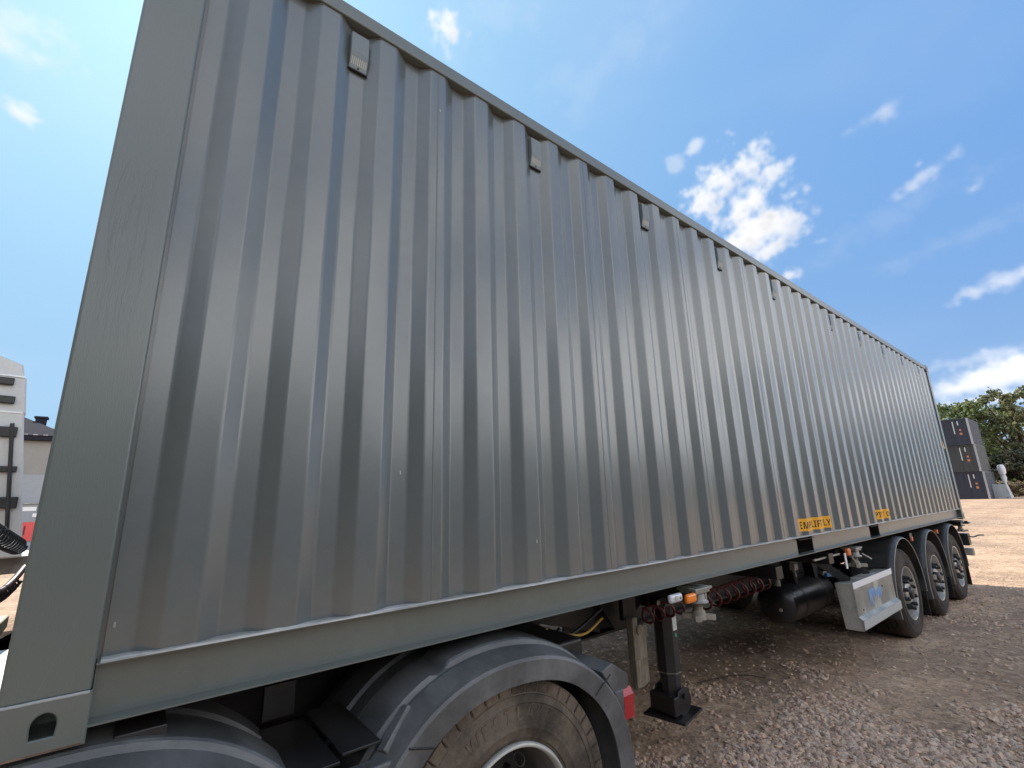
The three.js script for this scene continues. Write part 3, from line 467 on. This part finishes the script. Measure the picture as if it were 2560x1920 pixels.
// ------------------------------------------------------------------ the tractor: rear axles, mudguards, deck, cab
const tractor = thing('truck_tractor', 'dusty tractor unit with grey mudguards coupled under the front of the container', 'truck', [-.6, 0, -WID / 2]);
{
  const T = tractor, RX = [1.49, .12];
  for (const z of [-.82, -1.62]) part('chassis_beam', bx(-4.6, 2.25, .78, .99, z - .035, z + .035), blackSteel, T);
  for (const x of [.8, 2.2, -1.4]) part('chassis_cross_member', bx(x - .05, x + .05, .8, .96, -.86, -1.58), blackSteel, T);
  part('fifth_wheel', [prismZ(arcPts(16, (t) => { const a = Math.PI * 2 * t; return [1.15 + .46 * Math.cos(a), -WID / 2 + .46 * Math.sin(a)]; }), 0, .05, .004).rotateX(Math.PI / 2).translate(0, 1.01, -WID).scale(1, 1, 1)], blackSteel, T);
  RX.forEach((x, i) => {
    part('axle', cylBetween([x, .5, -.3], [x, .5, -WID + .3], .09, 20), blackSteel, T);
    for (const near of [1, 0]) {
      const w = group('wheel', T, [x + .6, .495, (near ? .13 : -WID - .13) + WID / 2]); if (!near) w.rotation.y = Math.PI;
      w.rotation.z = near ? .12 : 0;
      const ty = local('tyre', tractor.t ??= tyreGeo(.505, .292, .32, 46, 4), tyreDusty, w);
      local('tyre', tractor.t2 ??= tyreGeo(.51, .292, .32, 0, 4).translate(0, 0, -.35), tyreRubber, w);
      const tx = local('sidewall_lettering', tractor.x ??= ringText('WESTLAKE', .378, .05, .48, .14, .003).translate(0, 0, -.002), tyreDusty, w); tx.rotation.z = -.12;
      local('rim', tractor.r ??= (() => { const g = latheZ([[.282, -.03], [.27, -.05], [.262, -.13], [.256, -.17], [.256, -.3], [.1, -.3], [.1, -.06], [.09, -.045], [.001, -.04]], 64); return toCreasedNormals(g, .6); })(), steelRim, w);
      local('rim_edge', tractor.e ??= latheZ([[.278, -.03], [.28, -.008], [.287, .002], [.296, .0], [.3, -.01], [.297, -.03]], 72), rimEdge, w);
      for (let k = 0; k < 10; k++) { const a = (k + .5) / 10 * 6.283, m = local('wheel_nut', tractor.n ??= latheZ([[.001, .03], [.013, .03], [.016, .02], [.016, -.02], [.001, -.02]], 6), blackSteel, w); m.position.set(.167 * Math.cos(a), .167 * Math.sin(a), -.145); }
      local('wheel_disc', tractor.d ??= (() => { const sh = new THREE.Shape(); sh.absarc(0, 0, .256, 0, 6.2832, false); const hub = new THREE.Path(); hub.absarc(0, 0, .095, 0, 6.2832, true); sh.holes.push(hub); for (let k = 0; k < 10; k++) { const a = k / 10 * 6.2832, h = new THREE.Path(); h.absellipse(.216 * Math.cos(a), .216 * Math.sin(a), .022, .032, 0, 6.2832, true, a); sh.holes.push(h); } const g = new THREE.ExtrudeGeometry(sh, { depth: .008, bevelEnabled: true, bevelSize: .002, bevelThickness: .002, bevelSegments: 1, curveSegments: 40 }); g.translate(0, 0, -.17); return metreUV(g); })(), steelRim, w);
    }
  });
  // moulded mudguard swept along the wheel arch
  const lip = [[.86, .42], [.93, .62], [1.02, .79], [1.12, .895], [1.21, .95], [1.31, .985], [1.42, 1.003], [1.53, 1.005], [1.63, .995], [1.73, .972], [1.83, .93], [1.92, .868], [1.98, .81], [2.03, .74], [2.07, .64], [2.09, .53], [2.1, .4]];
  const section = [[.15, 0], [.152, .03], [.15, .078], [.143, .09], [.12, .097], [.03, .112], [.018, .108], [.005, .106], [-.004, .124], [-.012, .13], [-.17, .134], [-.18, .13], [-.188, .112], [-.2, .108], [-.3, .106], [-.31, .12], [-.46, .12], [-.47, .11], [-.55, .1], [-.55, .09], [-.47, .1], [-.02, .094], [.12, .085], [.14, .07], [.143, 0]];
  function guard(dx, dz) {
    const cur = new THREE.CatmullRomCurve3(lip.map(([x, y]) => new THREE.Vector3(x, y, 0))), n = 64, pos = [], uv = [], idx = [], m = section.length;
    for (let i = 0; i <= n; i++) {
      const p = cur.getPoint(i / n), t = cur.getTangent(i / n), nx = -t.y, ny = t.x;
      const flare = sstep(.62, 1, i / n) * .05;
      section.forEach(([z, d], q) => { const r = z > -.004 && z < .01 ? 0 : 0; const on = i / n > .30 || (z > -.004 || z < -.19) ? d : Math.min(d, .11) + (i / n < .27 ? .014 : 0); const e = d > .05 ? on + flare * (z > .1 ? .35 : .1) : on; pos.push(p.x + nx * e + dx, p.y + ny * e, z + dz); uv.push(i / n * 2, q * .04); });
    }
    for (let i = 0; i < n; i++) for (let q = 0; q < m; q++) { const a = i * m + q, b = i * m + (q + 1) % m; idx.push(a, a + m, b, b, a + m, b + m); }
    const g = new THREE.BufferGeometry(); g.setAttribute('position', new THREE.Float32BufferAttribute(pos, 3)); g.setAttribute('uv', new THREE.Float32BufferAttribute(uv, 2)); g.setIndex(idx); return toCreasedNormals(g, .45);
  }
  for (const [x, far] of [[0, 0], [-1.37, 0], [0, 1], [-1.37, 1]]) {
    const g = guard(x, 0); if (far) { g.scale(1, 1, -1); g.translate(0, 0, -WID); }
    const f = part('mudguard', g, fenderPlastic, T);
    if (far) continue;
    const seam = (a, b) => local('panel_joint', tube([a, b], .0035, 6, 5), blackPlastic, f);
    seam([1.03 + x, .93, .152], [1.125 + x, .905, .1535]); seam([1.95 + x, .862, .1535], [2.05 + x, .925, .158]);
    local('clip_slot', bx(1.08 + x, 1.12 + x, 1.0, 1.012, -.06, -.02, .003), fenderPlastic, f);
    if (!x) {
      local('rear_lamp_shelf', prismZ([[2.03, .93], [2.1, .95], [2.21, .88], [2.2, .83], [2.1, .83]], -.25, .13, .004), fenderPlastic, f);
      local('rear_skirt', prismZ([[2.1, .83], [2.15, .83], [2.15, .7], [2.19, .56], [2.2, .4], [2.11, .4]], -.25, .143, .004), fenderPlastic, f);
      const lamp = local('tail_lamp', prismX([[.05, .7], [.135, .705], [.14, .8], [.12, .825], [.05, .825]], 2.152, 2.23, .004), redLens, f); lamp.userData.label = 'red tail lamp';
      local('lamp_window', bx(2.2305, 2.2325, .72, .785, .06, .13, .0005), M([.75, .03, .03], .2), f);
    }
  }
  // deck and fittings between the two mudguards
  part('deck_plate', bx(.66, .84, .905, .915, .04, -.38, .003), blackSteel, T);
  part('deck_plate', bx(.845, .98, .925, .935, .04, -.38, .003), blackSteel, T);
  part('deck_bracket', [bx(.66, .98, .86, .9, -.39, -.43, .004), bx(.7, .82, .915, 1.04, -.44, -.47, .004)], blackSteel, T);
  part('deck_edge', [bx(.78, 1.0, .86, .9, .06, .12, .01), barBetween([.98, .9, .06], [1.09, 1.0, .02], .04, .05)], fenderPlastic, T);
  part('amber_button', new THREE.SphereGeometry(.012, 16, 10).translate(.79, .915, .1), amber, T);
  // coupling gear, hanging handle and cable between chassis and landing leg
  part('coupling_handle', cylBetween([2.16, .86, -.5], [2.22, .7, -.46], .014, 10), blackSteel, T);
  part('cable_loop', tube([[1.9, .92, -.55], [2.02, .86, -.52], [2.15, .85, -.5], [2.26, .86, -.5], [2.38, .94, -.52]], .014, 40), blackHose, T);
  part('rear_cross_tube', bx(2.05, 2.25, .84, .98, -.2, -.78, .02), blackPlastic, T);
  // air and light hoses behind the cab
  part('coiled_hose', tube(arcPts(11 * 14, (t) => [-.27 + .04 * Math.cos(t * 11 * 6.283), 1.665 - .12 * t + .04 * Math.sin(t * 11 * 6.283), mix(-1.2, -2.1, t)]), .0055, 11 * 20, 7), blackHose, T);
  part('corrugated_hose', metreUV(tube(arcPts(12, (t) => [-.32 + .08 * t, 1.5 - .16 * Math.sin(t * 2.6), mix(-1.2, -2.25, t)]), .016, 60, 10)), M([.05, .02, .025], .4), T);
  part('spiral_hose', metreUV(tube(arcPts(20 * 12, (t) => { const a = t * 20 * 6.283; return [-.32 + .06 * t + .02 * Math.cos(a), 1.44 - .14 * Math.sin(t * 2.4) + .02 * Math.sin(a), mix(-1.2, -2.25, t)]; }), .007, 400, 6)), M([.04, .018, .022], .4), T);
  part('catwalk', bx(-1.1, -.06, 1.03, 1.05, -.5, -1.9, .004), alu, T);
  part('hose_bracket', prismX([[-.75, 1.05], [-.66, 1.05], [-.66, 1.3], [-.7, 1.34], [-1.0, 1.34], [-1.0, 1.3], [-.75, 1.28]], -.16, -.12, .003), cream, T);
  part('fluid_bottle', bx(-.34, -.14, 1.06, 1.26, -.9, -.68, .04), stonePlastic, T);
  part('lamp_bracket', bx(-.1, -.02, 1.1, 1.24, -.28, -.24, .004), cream, T);
  // cab, ahead of the picture's edge
  const cab = part('cab', prismZ([[-3.3, .55], [-1.15, .55], [-1.12, 3.1], [-1.3, 3.55], [-2.3, 3.6], [-3.1, 2.9], [-3.35, 1.6]], -WID - .03, .03, .05), whitePaint, T);
  local('side_window', prismZ([[-2.95, 1.9], [-1.95, 1.9], [-1.95, 2.6], [-2.8, 2.6]], .031, .036, .001), tintedGlass, cab);
  for (const near of [1, 0]) { const w = group('wheel', T, [-2.4 + .6, .505, (near ? .08 : -WID - .08) + WID / 2]); if (!near) w.rotation.y = Math.PI; local('tyre', tyreGeo(.51, .292, .31, 0, 4), tyreRubber, w); local('rim', tractor.r, steelRim, w); }
}

// ------------------------------------------------------------------ gravel
{
  const rr = mulberry(5150), kinds = [];
  for (let v = 0; v < 6; v++) {
    let g = mergeVertices(new THREE.IcosahedronGeometry(1, 1).deleteAttribute('uv').deleteAttribute('normal')); const p = g.attributes.position;
    for (let i = 0; i < p.count; i++) { const k = .72 + .5 * rr(); p.setXYZ(i, p.getX(i) * k * (1 + .3 * (v % 3)), p.getY(i) * k * .62, p.getZ(i) * k); }
    g = g.toNonIndexed(); g.computeVertexNormals(); kinds.push(g);
  }
  const gravel = new THREE.Group(); gravel.name = 'gravel'; gravel.userData = { kind: 'stuff', label: 'loose grey and brown crushed stone scattered over the yard' }; scene.add(gravel);
  const lists = kinds.map(() => []), m = new THREE.Matrix4(), q = new THREE.Quaternion(), e = new THREE.Euler();
  const put = (x, z, s) => { e.set((rr() - .5) * .9, rr() * 6.28, (rr() - .5) * .9); q.setFromEuler(e); m.compose(new THREE.Vector3(x, groundY(x, z) + s * .12, z), q, new THREE.Vector3(s, s * (.7 + .5 * rr()), s)); lists[rr() * 6 | 0].push(m.clone()); };
  let n = 0;
  for (let i = 0; i < 190000 && n < 62000; i++) {
    const x = 1.6 + 12 * rr() ** 1.25, z = -3.2 + 6.4 * rr();
    const patch = sstep(-.12, .2, fbm(x * .55 + 3, 7, z * .55, 4) + .28 * sstep(6.6, 4.2, x) - .33 + .3 * sstep(-.7, .5, z) * sstep(7.5, 4.5, x) - .12 * sstep(-.4, -1.2, z) - .3 * sstep(6.5, 8, x) * (1 - .4 * rr()));
    if (rr() > .05 + .95 * patch) continue;
    n++; put(x, z, (.006 + .0155 * rr() ** 2.1) * (1 + .25 * patch));
  }
  for (let i = 0; i < 19000; i++) { const x = 9 + 40 * rr() ** 2, z = -6 + 14 * rr(); put(x, z, .008 + .014 * rr() ** 3); }
  const cols = [[.56, .395, .285], [.62, .435, .31], [.48, .36, .275], [.66, .46, .325], [.58, .45, .345], [.42, .29, .215]];
  kinds.forEach((g, v) => {
    const im = new THREE.InstancedMesh(g, new THREE.MeshStandardMaterial({ color: 0xffffff, roughness: .92 }), lists[v].length); im.name = 'stone'; im.userData.kind = 'stuff'; im.castShadow = im.receiveShadow = true;
    lists[v].forEach((mm, i) => { im.setMatrixAt(i, mm); const c = cols[rr() * 6 | 0], k = .82 + .4 * rr(); im.setColorAt(i, lin(c[0] * k, c[1] * k, c[2] * k)); }); gravel.add(im);
  });
  // a dry twig on the dirt behind the landing leg
  const tw = shadowed(new THREE.Mesh(tube([[4.55, .02, -.98], [4.75, .03, -.9], [4.95, .018, -.86], [5.05, .03, -.72], [5.12, .016, -.62]], .006, 30, 5), M([.08, .06, .045], .9))); tw.name = 'twig'; tw.userData = { label: 'thin dark twig lying on the dirt beyond the landing leg', category: 'twig' }; scene.add(tw);
}

// ------------------------------------------------------------------ trees and bushes
function leafMat(c, tr = .45) { return new THREE.MeshPhysicalMaterial({ vertexColors: true, color: lin(...c), roughness: 1, transmission: tr, thickness: 0, side: THREE.DoubleSide }); }
const bark = M([.11, .085, .062], .95, { map: woodMap });
function crownGeo(seed, clumps, leaves, size) {                           // clumps: [x,y,z,r]; leaf pairs scattered through each clump
  const r = mulberry(seed), pos = [], col = [], nor = [];
  const v = new THREE.Vector3(), a = new THREE.Vector3(), b = new THREE.Vector3(), n = new THREE.Vector3();
  for (const [cx, cy, cz, cr] of clumps) {
    const tone = .72 + .56 * r(), warm = r();
    for (let i = 0; i < leaves; i++) {
      v.set(r() * 2 - 1, r() * 2 - 1, r() * 2 - 1); if (v.lengthSq() > 1) v.normalize().multiplyScalar(r()); 
      v.multiplyScalar(cr * (.55 + .6 * r())); v.y *= .75;
      n.set(r() - .5, r() - .2, r() - .5).addScaledVector(v, .5 / cr).normalize(); a.set(r() - .5, r() - .5, r() - .5).cross(n).normalize(); b.crossVectors(n, a);
      const s = size * (.55 + .9 * r()), X = cx + v.x, Y = cy + v.y, Z = cz + v.z, k = tone * (.78 + .44 * r());
      const P = [[-.5, 0], [0, .34], [.5, 0], [0, -.34]].map(([p, q]) => [X + a.x * p * s + b.x * q * s, Y + a.y * p * s + b.y * q * s, Z + a.z * p * s + b.z * q * s]);
      for (const q of [0, 2, 1, 0, 3, 2]) { pos.push(...P[q]); nor.push(n.x, n.y, n.z); col.push(k * (1 + .25 * warm), k, k * (.9 - .2 * warm)); }
    }
  }
  const g = new THREE.BufferGeometry(); g.setAttribute('position', new THREE.Float32BufferAttribute(pos, 3)); g.setAttribute('normal', new THREE.Float32BufferAttribute(nor, 3)); g.setAttribute('color', new THREE.Float32BufferAttribute(col, 3)); return g;
}
function tree(name, label, [x, y, z], Ht, rad, seed, col, nClump, leaves, size, low = .25, grp = 'trees beyond the yard') {
  const t = thing(name, label, name.includes('bush') ? 'bush' : 'tree', [x, y, z], grp), r = mulberry(seed), cl = [];
  for (let i = 0; i < nClump; i++) {
    const a = r() * 6.283, h = low + (1 - low) * Math.pow(r(), .8), prof = Math.sqrt(Math.max(.05, 1 - ((h - (low + .38)) / (1.02 - low - .3 + .05)) ** 2));
    const rr = rad * prof * Math.pow(r(), .3) * (.85 + .35 * N3(a * 1.3, h * 3, seed));
    cl.push([rr * Math.cos(a), h * Ht * (.93 + .1 * N3(a * 2, seed, 1)), rr * Math.sin(a), rad * (.12 + .15 * r())]);
  }
  const trunk = [cylBetween([0, -.2, 0], [.1 * rad * (r() - .5), Ht * .5, 0], Ht * .028, 9, Ht * .016)];
  for (let i = 0; i < Math.min(16, nClump); i++) { const c = cl[i * 3 % cl.length]; trunk.push(cylBetween([0, Ht * (.12 + .3 * r()), 0], [c[0], c[1], c[2]], Ht * .011, 5, Ht * .003)); }
  local('trunk', trunk, bark, t); local('crown', crownGeo(seed + 1, cl, leaves, size), leafMat(col), t);
  return t;
}
const treeAt = (px, depth) => { const p = atDepth(px, 1230, depth); return [p.x, groundY(p.x, p.z), p.z]; };
const GREEN = [.105, .155, .05], OLIVE = [.1, .105, .036], DARK = [.055, .072, .034];
const tallTo = (px, py, d) => atDepth(px, py, d).y - groundY(60, 0);
tree('broadleaf_tree', 'dense green broadleaf tree rising directly behind the container stack', treeAt(2436, 58), tallTo(2436, 985, 58), 4.6, 11, GREEN, 130, 62, .4, .12);
tree('broadleaf_tree', 'thin loose-crowned green tree at the edge of the trailer container', treeAt(2378, 74), tallTo(2378, 1000, 74), 4, 21, GREEN, 44, 46, .44, .2);
tree('broadleaf_tree', 'bright green tree above the white wrapped sack', treeAt(2502, 76), tallTo(2502, 990, 76), 6.6, 31, [.12, .165, .055], 130, 62, .5, .1);
tree('broadleaf_tree', 'tall olive brown tree standing right of the bright green tree', treeAt(2590, 56), tallTo(2575, 945, 56), 4.4, 41, [.115, .145, .06], 120, 75, .38, .15);
tree('broadleaf_tree', 'tall tree just past the olive brown one', treeAt(2680, 80), 15, 6, 51, GREEN, 90, 60, .5, .12);
tree('undergrowth_bush', 'dark thicket bush between the container stack and the pale tarp pile', treeAt(2452, 56), 4.8, 3.6, 61, DARK, 70, 95, .36, .02, 'bushes along the yard edge');
tree('undergrowth_bush', 'dark bush behind the white wrapped sack', treeAt(2512, 57), 5.4, 4.0, 71, DARK, 80, 95, .36, .02, 'bushes along the yard edge');
tree('undergrowth_bush', 'low dark bush right of the white wrapped sack', treeAt(2570, 54), 5.2, 4.2, 81, [.07, .074, .04], 80, 95, .36, .02, 'bushes along the yard edge');
tree('undergrowth_bush', 'scrubby weeds at the foot of the bushes beside the tarp pile', treeAt(2530, 50.5), 1.5, 2.6, 91, [.14, .12, .07], 60, 80, .22, .02, 'bushes along the yard edge');
// a belt of sunlit trees across the yard, behind the camera: what the shaded paint mirrors
{
  const r = mulberry(404), cl = [];
  for (let x = -34; x < 60; x += 1.5) for (let k = 0; k < 7; k++) cl.push([x + R(-1.5, 1.5), .6 + (8.5 - 3 * sstep(0, 30, x)) * r() * (.75 + .25 * Math.sin(x * .31) + .12 * Math.sin(x * 1.1)), 25 + 5 * r(), 1.1 + 1.3 * r()]);
  for (let t = 0; t < 1; t += .05) for (let k = 0; k < 13; k++) cl.push([mix(-13, -2.5, t) - 3 * r(), .6 + 5.5 * r() * (.85 + .15 * Math.sin(t * 17)), mix(4, 13.5, t) + 3 * r(), 1.1 + 1.3 * r()]);
  const o = shadowed(new THREE.Mesh(crownGeo(405, cl, 46, .75), leafMat([.075, .09, .055]))); o.name = 'woodland'; o.userData = { kind: 'stuff', label: 'belt of sunlit trees along the opposite side of the yard', category: 'woodland' }; scene.add(o);
}

// ------------------------------------------------------------------ stack of dark containers
{
  const navy = M([.024, .031, .056], .5, { map: paintMap }), slate = M([.05, .054, .058], .5, { map: paintMap }), trim = M([.34, .36, .38], .5), white = M([.6, .62, .64], .5), orange = M([.5, .2, .09], .5);
  const c0 = atDepth(2417, 1043, 46), zr = c0.z, x0 = c0.x, g0 = groundY(x0 + 1, zr) + .01, hh = 2.591, wd = 2.438;
  const names = ['dark navy container on top of the stack beside the trees', 'dark grey container in the middle of the stack beside the trees', 'dark navy container at the bottom of the stack beside the trees'];
  for (let i = 0; i < 3; i++) {
    const y0 = g0 + (2 - i) * (hh + .012), dx = [0, .18, .32][i], X = x0 + dx, m = i === 1 ? slate : navy, L = 6.06, zA = zr - wd + [0, .04, .16][i], zB = zr + [0, .04, .16][i];
    const t = thing('stacked_container', names[i], 'container', [X + L / 2, y0, (zA + zB) / 2], 'dark containers in the stack');
    const xs = 22, side = []; for (const s of [0, 1]) { const pos = [], idx = []; for (let k = 0; k <= xs * 4; k++) { const x = X + .14 + (L - .28) * k / (xs * 4), z = (s ? zA : zB) + (s ? 1 : -1) * (k % 4 < 2 ? .012 : .045); pos.push(x, y0 + .15, z, x, y0 + hh - .08, z); if (k) { const a = (k - 1) * 2; idx.push(a, a + 2, a + 1, a + 1, a + 2, a + 3); } } const g = new THREE.BufferGeometry(); g.setAttribute('position', new THREE.Float32BufferAttribute(pos, 3)); g.setIndex(idx); const f = g.toNonIndexed(); f.computeVertexNormals(); part('side_panel', metreUV(f), m, t); }
    for (const z of [zA + .07, zB - .07]) for (const x of [X + .07, X + L - .07]) part('corner_post', bx(x - .07, x + .07, y0, y0 + hh, z - .07, z + .07, .01), z > (zA + zB) / 2 && x < X + 1 ? trim : m, t);
    for (const y of [y0 + .07, y0 + hh - .05]) { for (const z of [zA + .04, zB - .04]) part('rail', bx(X + .14, X + L - .14, y - .06, y + .05, z - .035, z + .035), m, t); for (const x of [X + .05, X + L - .05]) part('rail', bx(x - .045, x + .045, y - .06, y + .05, zA + .14, zB - .14), m, t); }
    part('roof', bx(X + .03, X + L - .03, y0 + hh - .02, y0 + hh - .005, zA + .03, zB - .03), m, t); part('end_wall', bx(X + L - .08, X + L - .05, y0 + .12, y0 + hh - .1, zA + .14, zB - .14), m, t);
    for (const s of [0, 1]) { const za = s ? (zA + zB) / 2 + .01 : zA + .14, zb = s ? zB - .14 : (zA + zB) / 2 - .01; const d = part('door', bx(X + .05, X + .09, y0 + .12, y0 + hh - .1, za, zb, .005), m, t); for (const f of [.28, .72]) local('lock_rod', cylBetween([X + .03, y0 + .1, mix(za, zb, f)], [X + .03, y0 + hh - .06, mix(za, zb, f)], .017, 8), m, d); }
    const zc = (zA + zB) / 2; const mark = (y, h, z, w, mm, n) => part(n, bx(X + .042, X + .046, y0 + y, y0 + y + h, z - w / 2, z + w / 2), mm, t);
    mark(hh - 1.5, 1.25, zc + .05, .07, white, 'painted_mark'); mark(hh - .65, .4, zc + .42, .08, white, 'painted_mark'); mark(hh - 1.22, .16, zc + .5, .16, orange, 'hazard_sticker'); mark(hh - 1.6, .2, zc + .5, .2, orange, 'hazard_sticker');
  }
  // three more stand across the yard and are mirrored in the lower half of the shaded wall
  const proto = scene.children.find((o) => o.userData.label === names[2]);
  for (const [X, at] of [[-6.2, 'tractor end of the row'], [.1, 'middle of the row'], [6.4, 'wheel end of the row']]) { const c = proto.clone(); c.name = numbered('yard_container'); c.position.set(X + 3, .01, 10.4); c.userData = { label: `dark container across the yard facing the trailer, ${at}`, category: 'container', group: 'containers across the yard' }; scene.add(c); }
  // pale tarp over a pile, sack on a post, two old posts
  const P = (px, d) => { const p = atDepth(px, 1236, d); return [p.x, groundY(p.x, p.z), p.z]; };
  { const [x, y, z] = P(2496, 46.5); const g = new THREE.BoxGeometry(2, 1.35, 1.9, 14, 10, 14); const p = g.attributes.position; for (let i = 0; i < p.count; i++) { const X = p.getX(i), Y = p.getY(i) + .675, Z = p.getZ(i), f = 1 - .14 * Y + .07 * fbm(X * 2, Y * 2, Z * 2, 3); p.setXYZ(i, X * f, Y * (1 - .06 * (X * X + Z * Z) * .4) + .05 * N3(X * 2.3, 1, Z * 2.3) * (Y > .2 ? 1 : 0), Z * f); } g.computeVertexNormals();
    const t = thing('tarp_pile', 'pale grey tarpaulin over a low pile beside the container stack', 'tarpaulin', [x, y, z]); local('tarp', g, M([.46, .48, .48], .6), t); local('pallet', [-.7, 0, .7].map((k) => bx(-1.05, 1.05, 0, .09, k - .06, k + .06)), plank, t); }
  { const [x, y, z] = P(2521, 47.5); const t = thing('wrapped_sack', 'white wrapped sack hanging on a post in front of the bushes', 'sack', [x, y, z]);
    const prof = [[.01, 1.2], [.08, 1.26], [.15, 1.55], [.22, 2.0], [.2, 2.3], [.27, 2.5], [.3, 2.9], [.26, 3.15], [.15, 3.3], [.01, 3.34]]; const g = new THREE.LatheGeometry(prof.map((p) => new THREE.Vector2(...p)), 18); const p = g.attributes.position; for (let i = 0; i < p.count; i++) { const k = 1 + .35 * N3(p.getX(i) * 5, p.getY(i) * 2, p.getZ(i) * 5); p.setX(i, p.getX(i) * k); p.setZ(i, p.getZ(i) * k); } g.computeVertexNormals(); local('sack', g, M([.78, .78, .8], .6), t); local('tie', new THREE.TorusGeometry(.21, .02, 6, 18).rotateX(Math.PI / 2).translate(0, 2.28, 0), blackHose, t); local('post', cylBetween([.1, 0, .05], [.1, 3.3, .05], .05, 8), bark, t); }
  for (const [px, d, h, l, nm] of [[2477, 47.5, 3.0, .5, 'leaning weathered post nearest the container stack'], [2490, 48, 2.6, .05, 'upright weathered post behind the tarp pile']]) { const [x, y, z] = P(px, d); const t = shadowed(new THREE.Mesh(cylBetween([0, -.1, 0], [.2, h, -l], .09, 8, .07), M([.28, .24, .19], .9, { map: woodMap }))); t.name = numbered('timber_post'); t.position.set(x, y, z); t.userData = { label: nm, category: 'post' }; scene.add(t); }
}

// ------------------------------------------------------------------ beyond the front of the container: parked truck and house
{
  const t = thing('parked_truck', 'white truck cab with black grab bars seen past the container front', 'truck', [-2.2, 0, -9.1]); const turned = () => { t.rotation.y = .16; t.position.x -= .19; t.position.z += .15; };
  const ed = [[-1.26, 3.7], [-1.3, 3.85], [-1.62, 3.98], [-2.6, 4.05], [-3.3, 3.2], [-3.45, 1.2], [-.9, 1.12], [-1.18, 3.1]];
  const zf = -8, zb = -10.3;
  part('cab', prismZ([[-.9, 1.12], [-1.19, 3.13], [-3.4, 3.2], [-3.5, 1.12]], zb, zf, .02), whitePaint, t);
  part('cab_upper', prismZ([[-1.175, 3.165], [-1.245, 3.66], [-3.2, 3.72], [-3.35, 3.165]], zb, zf, .02), whitePaint, t);
  part('roof_fairing', prismZ([[-1.27, 3.7], [-1.31, 3.86], [-1.62, 3.98], [-2.6, 4.05], [-3.1, 3.75]], zb + .1, zf - .02, .02), whitePaint, t);
  for (const y of [3.15, 3.685]) part('trim_line', bx(-3.3, y > 3.5 ? -1.25 : -1.185, y - .012, y + .012, zf - .02, zf + .012, .003), whiteTape, t);
  for (const [x0, x1, y0, y1] of [[-2.2, -1.345, 3.535, 3.645], [-2.2, -1.295, 3.265, 3.375], [-2.2, -1.2, 2.78, 2.93], [-1.42, -1.12, 2.285, 2.37], [-2.2, -1.04, 1.78, 1.94]]) part('grab_bar', bx(x0, x1, y0, y1, zf + .01, zf + .07, .015), blackPlastic, t);
  part('upright_bar', cylBetween([-1.27, 2.98, zf + .06], [-1.08, 1.42, zf + .06], .025, 10), blackPlastic, t);
  part('chassis', bx(-5.2, .9, .86, 1.1, zb + .6, zf - .3, .01), steelRim, t);
  for (const x of [-3.6, .5]) for (const z of [zf - .02, zb + .02]) { const w = group('wheel', t, [x + 2.2, .505, z + 9.1]); if (z < -9) w.rotation.y = Math.PI; local('tyre', trailerWheel.t, tyreRubber, w); local('rim', tractor.r, steelRim, w); }
  turned();
}
{
  const h = thing('house', 'grey rendered house with dark hipped roof and red banner past the container front', 'house', [-6, 0, -30]);
  const render = M([.36, .36, .34], .9, { map: paintMap }), plinth = M([.4, .43, .47], .85, { map: paintMap }), slate = M([.035, .036, .05], 1, { map: paintMap, specularIntensity: .15 });
  part('wall', bx(-12, -2.4, 3.2, 4.7, -34, -26), render, h); part('lower_wall', bx(-11.98, -2.42, 0, 3.2, -33.98, -25.985), plinth, h);
  part('gutter', bx(-12.35, -2.1, 4.6, 4.8, -34.3, -25.7, .03), slate, h);
  { const e = 4.8, r = 6.15, p = [[-12.4, e, -25.65], [-2.05, e, -25.65], [-2.05, e, -34.35], [-12.4, e, -34.35], [-9.4, r, -30], [-4.35, r, -30]]; const g = new THREE.BufferGeometry(); const f = [[0, 1, 5], [0, 5, 4], [1, 2, 5], [2, 3, 4], [2, 4, 5], [3, 0, 4]]; g.setAttribute('position', new THREE.Float32BufferAttribute(f.flat().flatMap((i) => p[i]), 3)); g.computeVertexNormals(); const rf = part('roof', metreUV(g), slate, h); local('chimney', [bx(-3.75, -3.4, 5.0, 5.95, -29.3, -28.9), bx(-3.8, -3.35, 5.95, 6.05, -29.36, -28.84)], slate, rf); }
  { const n = []; for (let i = 0; i < 9; i++) n.push(bx(-4.5 + i * .3, -4.36 + i * .3, 4.8, 4.84, -25.7, -25.62)); part('snow_guard', n, galv, h); }
  part('wall_ledge', bx(-5, -1, 2.02, 2.06, -25.98, -25.9), galv, h);
  part('white_lettering', [bx(-3.2, -2.78, 1.74, 1.9, -25.975, -25.965), bx(-2.74, -2.5, 1.74, 1.9, -25.975, -25.965), bx(-2.86, -2.66, 1.5, 1.64, -25.975, -25.965)], whiteTape, h);
  const ban = part('banner', bx(-3.1, -2.72, .56, 1.3, -25.97, -25.93, .002), M([.72, .1, .09], .6), h); local('banner_print', [bx(-3.03, -2.98, .8, 1.16, -25.929, -25.926)], M([.08, .03, .03], .6), ban);
}
renderer.render(scene, camera);
